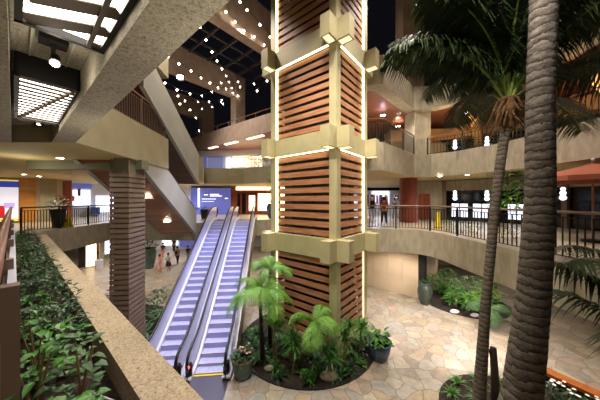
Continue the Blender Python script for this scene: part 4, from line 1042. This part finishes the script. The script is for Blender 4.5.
fmB = [frond_mesh('coconut_frond', 4.2, e, 2.2, 60, .05, .8, (M['petiole'], M['palm'])) for e in (.5,1.0)]
for i in range(12): put_frond(bp_, fmB[i % 2], (.9,.3,14), 6.283*i/12)
sp_ = thing('slim_palm', 'slim palm with a drooping crown beside the thick trunk', 'palm tree', (4.0,5.3,.03))
pts = [(4.0,5.25,.03),(4.02,5.25,1.0),at(479,400,5.3),at(482.5,350,5.3),at(486,300,5.3),at(491,250,5.3),at(495.5,200,5.3),at(500,165,5.3),at(506,125,5.3),at(508,108,5.3)]
part('trunk', trunk(pts,[.15,.135,.125,.11,.095,.093,.092,.095,.09,.09],2,80,.03), M['trunk2'], sp_, True)
cr = at(508,104,5.3); mb = MB(); random.seed(9)
mb.tube([at(508,128,5.3),at(508,112,5.3),at(509,98,5.3)], [.13,.30,.14], 12)
for i in range(80):
    a = rnd(0,6.28); mb.blade((cr[0]+.22*math.cos(a),cr[1]+.22*math.sin(a),cr[2]+rnd(-.4,.15)), (math.cos(a),math.sin(a),rnd(-1,.8)), rnd(.15,.4), .05, .5)
part('crown_fibre', mb, M['fibre'], sp_)
loc = (cr[0]-4.0, cr[1]-5.3, cr[2]-.03)
fms = [frond_mesh('slim_palm_frond', L, e, b, 95, .05, l2, (M['petiole'], M['palm']), rad=.04, droop=.9) for L,e,b,l2 in ((3.45,1.15,1.9,.8),(3.9,.75,1.6,.85),(3.6,1.3,1.5,.8),(3.7,.35,1.1,.8),(4.0,.95,2.2,.9),(3.5,1.28,1.7,.85),(3.4,1.42,1.6,.9))]
fl_az = [(0,math.pi*1.0),(5,math.pi*.9),(5,math.pi*1.08),(6,math.pi*.8),(5,math.pi*.68),(0,math.pi*.93),(6,math.pi*1.0),(5,math.pi*.3),(6,math.pi*.15),(5,math.pi*.0),(1,math.pi*.4),(4,math.pi*.33),(2,math.pi*1.35),(0,math.pi*.18),(1,math.pi*.02),(3,math.pi*.12),(6,math.pi*.5),(5,math.pi*.42),(0,math.pi*.55),(0,math.pi*.4),(2,math.pi*.25),(2,math.pi*1.55),(0,math.pi*1.65),(2,math.pi*.05),(2,math.pi*1.72),(6,math.pi*1.2),(5,math.pi*1.14),(1,math.pi*1.88)]
for k, az in fl_az: put_frond(sp_, fms[k], loc, az, rnd(-.1,.1))
# low areca palm whose fronds reach in from the right edge
ar = thing('areca_palm', 'low palm reaching into view from the right edge above the bench', 'palm tree', (5.3,3.5,0))
for k in range(3):
    mb = MB(); mb.tube([(5.3+.15*k,3.5-.1*k,0),(5.2+.12*k,3.5,2.2),(5.1+.1*k,3.5-.05*k,3.9+.25*k)], [.06,.05,.04], 8); part('stem', mb, M['petiole'], ar, True)
fa = [frond_mesh('areca_frond', 1.75, e, b, 34, .05, .5, (M['palml'], M['palm']), rad=.014, droop=.9) for e, b in ((.75,1.6),(1.05,1.3),(1.2,1.8))]
for i in range(12): put_frond(ar, fa[i % 3], (-.05+.05*(i%3),0,4.0+.2*(i%3)), 6.283*i/12+.5)
# shrubs behind the railing on the walkways
random.seed(77)
for i,(px,Y) in enumerate(((448,11.6),(462,10.6),(476,10.2),(503,9.2),(514,9.0))):
    x = (px-300)/F*Y
    shrub('walkway_shrub','small green shrub at the foot of the east walkway railing',(x,Y,Z2b),.5,.35,60,.16,.06,M['leafd'] if i % 2 else M['leaf'],'small shrubs along the east railing foot',2)
gx = shrub('walkway_tree','bright green bushy tree between the palm trunks on the east walkway',((512-300)/F*12.5,12.5,Z2b),2.9,1.1,420,.4,.13,M['leafl'],None,4,low=.35,cat='tree')
for i,(px,Y) in enumerate(((448,14.6),(462,14.2),(474,13.6),(488,13.0),(500,12.6),(512,12.2))):
    shrub('balcony_shrub','dark green shrub behind the railing of the level three balcony',((px-300)/F*Y,Y,Z3b),.75,.45,70,.2,.08,M['leafd'],'shrubs behind the level three balcony railing',2)
for i,(px,Y) in enumerate(((250,20.6),(257,20.2),(263,19.9))):
    shrub('balcony_plant','leafy green plant on the far level three balcony by the tower',((px-300)/F*Y,Y+.4,Z3b),[1.1,.8,1.3][i],.45,90,.26,.08,M['leaf'],'plants on the far level three balcony',2)
mb = MB(); random.seed(8)
t = thing('trailing_vine', 'green vine trailing down beside the tower below the far balcony', 'plant', (-2.35,18.9,7.5))
for i in range(90): mb.leaf((-2.45+rnd(-.25,.25),18.95+rnd(-.2,.2),rnd(6.6,9.1)), (rnd(-1,1),rnd(-1,.2),-.6), (0,0,1), .22, .08, .2)
part('foliage', mb, M['leafl'], t)

# ================================================================== caution signs
def aboard(label, x, y, z):
    t = thing('caution_sign', label, 'sign', (x,y,z))
    for s in (-1,1):
        mb = MB(); mb.hexa([(x-.15,y+s*.16-.01,z),(x+.15,y+s*.16-.01,z),(x+.15,y+s*.16+.01,z),(x-.15,y+s*.16+.01,z),(x-.09,y+s*.02-.01,z+.68),(x+.09,y+s*.02-.01,z+.68),(x+.09,y+s*.02+.01,z+.68),(x-.09,y+s*.02+.01,z+.68)])
        part('board', mb, M['signY'], t)
    mb = MB(); mb.hexa([(x-.05,y-.12,z+.3),(x+.05,y-.12,z+.3),(x+.05,y-.11,z+.3),(x-.05,y-.11,z+.3),(x-.01,y-.09,z+.48),(x+.01,y-.09,z+.48),(x+.01,y-.08,z+.48),(x-.01,y-.08,z+.48)]); part('triangle_mark', mb, M['black'], t)
aboard('yellow caution board standing behind the west walkway railing', (68-300)/F*12.9, 12.9, Z2b)
mb = MB(); c = ((438-300)/F*12.6, 12.6); t = thing('caution_cone', 'tall narrow yellow caution marker behind the curved east railing', 'sign', (*c,Z2b))
mb.tube([(*c,Z2b+.03),(*c,Z2b+.85)], [.13,.07], 10); part('body', mb, M['signY'], t); mb = MB(); mb.lathe([(.2,0),(.2,.03)], (*c,Z2b), 12); part('foot', mb, M['black'], t)

# ================================================================== people
def skinmesh(name, V_, E_, Rd, m, parent, sub=1):
    me = bpy.data.meshes.new(name); me.from_pydata([tuple(v) for v in V_], E_, []); me.materials.append(m)
    o = bpy.data.objects.new(name, me); col.objects.link(o); o.parent = parent
    md = o.modifiers.new('skin', 'SKIN')
    if not me.skin_vertices: me.attributes.new  # layer comes with the modifier
    sv = me.skin_vertices[0].data if me.skin_vertices else None
    if sv is None:
        import bmesh as bm_; b = bm_.new(); b.from_mesh(me); b.verts.layers.skin.verify(); b.to_mesh(me); b.free(); sv = me.skin_vertices[0].data
    for i, r in enumerate(Rd): sv[i].radius = (r, r)
    sv[0].use_root = True
    s = o.modifiers.new('sub', 'SUBSURF'); s.levels = sub; s.render_levels = sub
    for p in me.polygons: p.use_smooth = True
    return o
def person(label, loc, rz, h, top, bottom, skirt=False, stride=.18, arms=.12, bag=None):
    t = bpy.data.objects.new('person', None); col.objects.link(t); t.location = loc; t.rotation_euler = (0,0,rz); t['label'] = label; t['category'] = 'person'; WL[t.name] = (0,0,0)
    k = h/1.72; S = lambda *p: tuple(q*k for q in p)
    V_ = [S(0,0,.95),S(0,0,1.15),S(0,0,1.38),S(0,0,1.47),S(0,.01,1.54),S(0,.01,1.64)]
    Rd = [.14,.12,.14,.055,.075,.09]; E_ = [(0,1),(1,2),(2,3),(3,4),(4,5)]
    for s in (-1,1):
        n = len(V_); V_ += [S(s*.16,0,1.40),S(s*.21,arms*s*.3,1.15),S(s*.20,-arms*s-.06,.92),S(s*.20,-arms*s-.09,.84)]; Rd += [.055,.043,.032,.035]; E_ += [(2,n),(n,n+1),(n+1,n+2),(n+2,n+3)]
        n = len(V_); V_ += [S(s*.09,0,.86),S(s*.10,-stride*s*.4,.5),S(s*.10,-stride*s,.09),S(s*.10,-stride*s-.16,.04)]; Rd += [.09,.06,.042,.035]; E_ += [(0,n),(n,n+1),(n+1,n+2),(n+2,n+3)]
    skinmesh('body', V_, E_, [r*k for r in Rd], M['skin'], t)
    V2 = [S(0,0,.93),S(0,0,1.15),S(0,0,1.37)]; R2_ = [.165,.145,.16]; E2 = [(0,1),(1,2)]
    for s in (-1,1):
        n = len(V2); V2 += [S(s*.17,0,1.39),S(s*.215,arms*s*.2,1.2)]; R2_ += [.072,.065]; E2 += [(2,n),(n,n+1)]
    skinmesh('shirt', V2, E2, [r*k for r in R2_], top, t)
    if skirt:
        mb = MB(); mb.lathe([(.15*k,.98*k),(.2*k,.8*k),(.26*k,.5*k),(.25*k,.49*k),(.1*k,.9*k)], (0,0,0), 16)
        o = bpy.data.objects.new('skirt', mesh('skirt', mb, bottom, smooth=True)); col.objects.link(o); o.parent = t
    else:
        V3 = [S(0,0,.95)]; R3_ = [.155]; E3 = []
        for s in (-1,1):
            n = len(V3); V3 += [S(s*.09,0,.84),S(s*.10,-stride*s*.4,.5),S(s*.10,-stride*s*.95,.13)]; R3_ += [.105,.078,.06]; E3 += [(0,n),(n,n+1),(n+1,n+2)]
        skinmesh('trousers', V3, E3, [r*k for r in R3_], bottom, t)
    mb = MB(); mb.ball((0,.03*k,1.645*k), .108*k, 12, 0, (1,1.05,1.12))
    o = bpy.data.objects.new('hair', mesh('hair', mb, M['hair'], smooth=True)); col.objects.link(o); o.parent = t
    for s in (-1,1):
        mb = MB(); mb.ball((s*.10*k,-stride*s*k-.10*k,.035*k), .05*k, 8, 0, (.9,2.3,.75))
        o = bpy.data.objects.new('shoe', mesh('shoe', mb, M['white'], smooth=True)); col.objects.link(o); o.parent = t
    if bag:
        mb = MB(); mb.ball((0,.19*k,1.18*k), .17*k, 10, 0, (.9,.55,1.2)); o = bpy.data.objects.new('backpack', mesh('backpack', mb, bag, smooth=True)); col.objects.link(o); o.parent = t
    return t
def gpp(px, py): return gp(px, py, 0)
person('person in a salmon shirt and shorts walking beside a companion in grey', gpp(160,272), R_(150), 1.5, M['c_pink'], M['c_pink'])
person('person in a pale grey top, dark skirt and backpack walking beside the salmon shirt', gpp(168.5,271), R_(155), 1.55, M['c_grey'], M['c_dark'], True, bag=M['c_grey'])
person('person in dark overalls walking ahead of the pair in pink and grey', gpp(177.5,264.5), R_(170), 1.72, M['c_grey'], M['c_dark'], bag=M['c_dark'])
person('person in dark clothes standing farthest away before the blue window', gpp(174,252.5), R_(10), 1.78, M['c_dark'], M['c_dark'])
person('person in a dark top half hidden behind the escalator side', gpp(188,262), R_(160), 1.62, M['c_dark'], M['c_grey'])
person('person in grey clothes standing behind the pair near the green urn', gpp(163,258), R_(10), 1.6, M['c_dark'], M['c_pink'])
person('person in a rust red top standing behind the curved east railing', ((384-300)/F*14.0,14.0,Z2b), R_(170), 1.66, M['c_red'], M['c_dark'])
person('person in pale clothes standing deep inside the bright clothes shop', ((395-300)/F*18.2,18.2,Z2b), R_(20), 1.7, M['c_blue'], M['c_grey'])

# ================================================================== string lights
strings = [
 ('string of small bulbs curving down from the near roof beam to the far corner', [(200,27,14),(206,40,15),(212,52,16),(217,61,17),(222,69,18.5),(226,76,20),(229,82,21.5),(232,88,23),(233,93,24),(238,96,24.4)]),
 ('string of small bulbs starting at the top beside the roof floodlight', [(226,12,14),(235,22,14.6),(244,31,15.2),(254,37,15.8),(264,45,16.4)]),
 ('short string of small bulbs nearest the tower top', [(240,2,13.5),(247,10,14),(260,25,15),(270,37,16)]),
 ('string of small bulbs across the face of the middle roof beam', [(168,57,15),(179,64,16),(191,71,17),(201,78,18),(210,83,19),(218,88,20),(226,89,21)]),
 ('string of small bulbs below the middle roof beam', [(165,83,17),(177,90,18),(190,94,19),(202,96,20),(212,92,21),(221,83,22)]),
 ('string of small bulbs against the night sky beside the tower', [(238,82,21),(240,87,21.5),(254,84,20),(257,91,19.6),(267,81,18)]),
 ('string of small bulbs low before the far roof pillars', [(178,96,20),(185,101,21),(198,102,22),(209,102,23),(221,102,24),(223,104,24.5)]),
 ('string of small bulbs hanging behind the upper stair handrail', [(180,104,18),(190,110,19),(196,118,20),(199,131,20.5)]),
 ('string of small bulbs hanging in the dark opening over the far parapet', [(202,109,25),(212,107,25.5),(222,100,26)])]
bm_bulb = MB(); bm_bulb.ball((0,0,0), .062, 8); bulb_me = mesh('bulb', bm_bulb, M['bulb'], smooth=True)
for lb, pl in strings:
    P = [at(*p) for p in pl]; t = thing('string_light', lb, 'string lights', P[0], 'bulb strings under the roof')
    mb = MB(); mb.tube([(p[0],p[1],p[2]+.1) for p in P], .012, 4); part('wire', mb, M['black'], t)
    for p in P:
        o = bpy.data.objects.new('bulb', bulb_me); col.objects.link(o); o.parent = t; o.location = (p[0]-P[0][0],p[1]-P[0][1],p[2]-P[0][2])
for lb, c in (('bright roof floodlight on the near roof beam', at(241,30,15.6)), ('bright roof floodlight on the middle roof beam', at(180,77,18.5))):
    t = thing('roof_floodlight', lb, 'floodlight', c); mb = MB(); mb.ball(c, .2, 12, 0, (1.3,.8,.8)); part('lens', mb, M['flood'], t, True); mb = MB(); mb.box(-.25,.25,.1,.25,c[2]-.2,c[2]+.3,(1,0),None,c[:2]); part('housing', mb, M['black'], t)
# linear lights under the far parapet and ceiling discs
for i,(x0,x1) in enumerate(((206,214),(222,234),(244,260))):
    pA_, pB_ = panel_on(L4f[0], L4f[1], x0, x1); mb = MB(); d = nz2(pB_[0]-pA_[0],pB_[1]-pA_[1]); mb.box(0,math.dist(pA_,pB_),.25,.55,11.93,12.0,d,None,pA_)
    solo('linear_light', mb, M['shopwarm'], ['linear soffit light farthest from the tower under the parapet','middle linear soffit light under the far parapet','linear soffit light nearest the tower under the far parapet'][i], 'ceiling light')
def disc(label, c, r=.16, m=None, z=None):
    t = thing('downlight', label, 'ceiling light', c); mb = MB(); mb.lathe([(.001,-.03),(r,-.03),(r,0)], c, 16); part('lens', mb, m or M['lamp'], t); mb = MB(); mb.lathe([(r,-.02),(r+.04,-.03),(r+.04,.0)], c, 16); part('ring', mb, M['white'], t)
def disc_at(label, px, py, z, r=.16, m=None):
    Y = (z-EYE)*F/(200-py); disc(label, ((px-300)/F*Y, Y, z), r, m)
disc_at('oval bright ceiling light near the slatted pillar', 102, 172, Z3a, .3, M['lampc'])
disc_at('small downlight in the cream ceiling past the speckled beam', 60, 157.5, Z3a, .09)
disc_at('small downlight over the veneer panel', 39, 176, Z3a, .09)
disc_at('small downlight in the ceiling above the west railing', 24, 174, Z3a, .09)
disc_at('pinkish downlight under the level three soffit left of the slim palm', 467, 174.5, Z3a, .1)
disc_at('small downlight in the ceiling right of the maroon column', 440, 176, Z3a, .1)
disc_at('double downlight in the amber ceiling above the balcony', 467, 112.5, Z4a-.01, .16, M['lampc'])
disc_at('downlight in the red plank ceiling by the tower', 383, 115, Z4a-.01, .16, M['lampc'])
disc_at('downlight in the red plank ceiling nearer the balcony railing', 398, 126, Z4a-.01, .16, M['lamp'])
# lamps sunk in the plank soffit of the lower stair
for lb, px, py in (('downlight in the plank soffit of the lower stair, the lower of two',167.5,222),('downlight in the plank soffit of the lower stair, by the slatted pillar',148,198)):
    # soffit plane z = zb(a)
    best = None
    for i in range(400):
        Y = 6+i*.03; x, y, z = at(px, py, Y); a = x*E[0]+y*E[1]; zs = 7.58+(3.9-7.58)*(a-9.2)/(15.6-9.2)
        if best is None or abs(zs+.03-z) < best[0]: best = (abs(zs+.03-z), (x,y,zs+.05))
    disc(lb, best[1], .19, M['lamp'])

# ================================================================== lights
def point(name, loc, e, c=(1,.85,.65), r=.12):
    l = bpy.data.lights.new(name, 'POINT'); l.energy = e; l.color = c; l.shadow_soft_size = r
    o = bpy.data.objects.new(name, l); col.objects.link(o); o.location = loc; return o
def spot(name, loc, tgt, e, c=(1,.85,.68), size=90, blend=.6, r=.1):
    l = bpy.data.lights.new(name, 'SPOT'); l.energy = e; l.color = c; l.shadow_soft_size = r; l.spot_size = R_(size); l.spot_blend = blend
    o = bpy.data.objects.new(name, l); col.objects.link(o); o.location = loc
    o.rotation_euler = (Vector(tgt)-Vector(loc)).to_track_quat('-Z','Y').to_euler(); return o
WARM = (1,.90,.74); PINK = (1,.89,.80); COOL = (.78,.82,1)
vs.exposure = .25
def down(x, y, z, e, c, size=150, nm='soffit_fill'): spot(nm, (x,y,z), (x,y,0), e, c, size, .5, .12)  # unseen downward spots added as general fill under the slabs
spot('roof_flood', at(241,30,15.2), (1,9,4), 2200, PINK, 130, r=.25)
spot('roof_flood', at(180,77,18), (-4,20,10), 1400, PINK, 140, r=.25)
for x, y in ((-4,11),(3.5,6),(5,11.5),(0,5)):  # unseen spots high in the atrium, added as ambient fill
    spot('atrium_fill', (x,y,17.5), (x,y,0), 2900, PINK, 95, r=.3)
spot('atrium_fill', (-1.5,4.5,11.5), (1.5,10,5), 1100, (1,.93,.72), 100, r=.3)  # added fill aimed at the tower, with no fixture
spot('atrium_fill', (5.5,7.5,11.5), (2,11,5), 500, (1,.93,.72), 100, r=.3)
for (x,y,e) in ((8.3,12.2,420),(8.0,9.0,420),(9.0,5,300),(5.2,13.8,380),(-4.4,19.4,380),(-10.5,17,320),(-14,13,300),(-16,19,420),(11.5,15.5,200),(-11,24,500),(-17,24,400),(-3,25,300)):
    down(x, y, 3.38, e, PINK)
for (x,y,e,c) in ((8.6,12.6,200,WARM),(8.6,9.5,120,WARM),(12.2,7,50,WARM),(6.4,19.5,700,COOL),(5,22.5,500,COOL),(-4.5,21.5,300,WARM),(-9,21.5,300,COOL),(-15,14.5,300,WARM),(-17,13.5,200,WARM),(-15.2,21,700,COOL),(-13,22,400,COOL),(-9.5,9.4,120,WARM),(-7.4,7.4,70,WARM),(9.6,16,60,WARM)):
    down(x, y, 7.55, e, c)
for (x,y,e,c) in ((5.5,14.5,250,WARM),(-4,22.5,500,COOL),(-2,20.5,300,WARM),(-10,13,200,WARM),(7,17.5,300,WARM)):
    down(x, y, 11.85, e, c)
for (x,y,e,c) in ((9.8,14.6,110,(1,.82,.52)),(12.5,10.5,110,(1,.82,.52)),(13.5,6,60,(1,.82,.52)),(5.0,14.8,60,WARM)):
    point('balcony_fill', (x,y,10.6), e, c, .12)  # unseen point lights added as fill under the upper balcony ceiling
spot('escalator_fill', (-4.2,13,11.8), (-4.0,11.0,1), 3000, (.70,.72,1), 66, r=.3)  # unseen cool spot added for the bluish light on the steps
point('recess_lamp', (*uv(.31,3.95),7.65), 5, WARM, .05)
point('near_fill', (*uv(1.8,1.8),6.9), 45, WARM, .2)  # unseen point lights added as fill on the camera's side
point('near_fill', (*uv(1.5,6.0),6.6), 30, WARM, .2)
point('near_fill', (-9.5,8.0,6.9), 22, WARM, .2)

spot('stone_floor_spot', (7.5,7.5,3.4), (6.4,11,0), 750, (1,.92,.9), 80, r=.1)
spot('fascia_fill', (1.5,2.0,11.0), (8,9,6), 1000, PINK, 95, r=.3)  # unseen spot added to brighten the east fascia
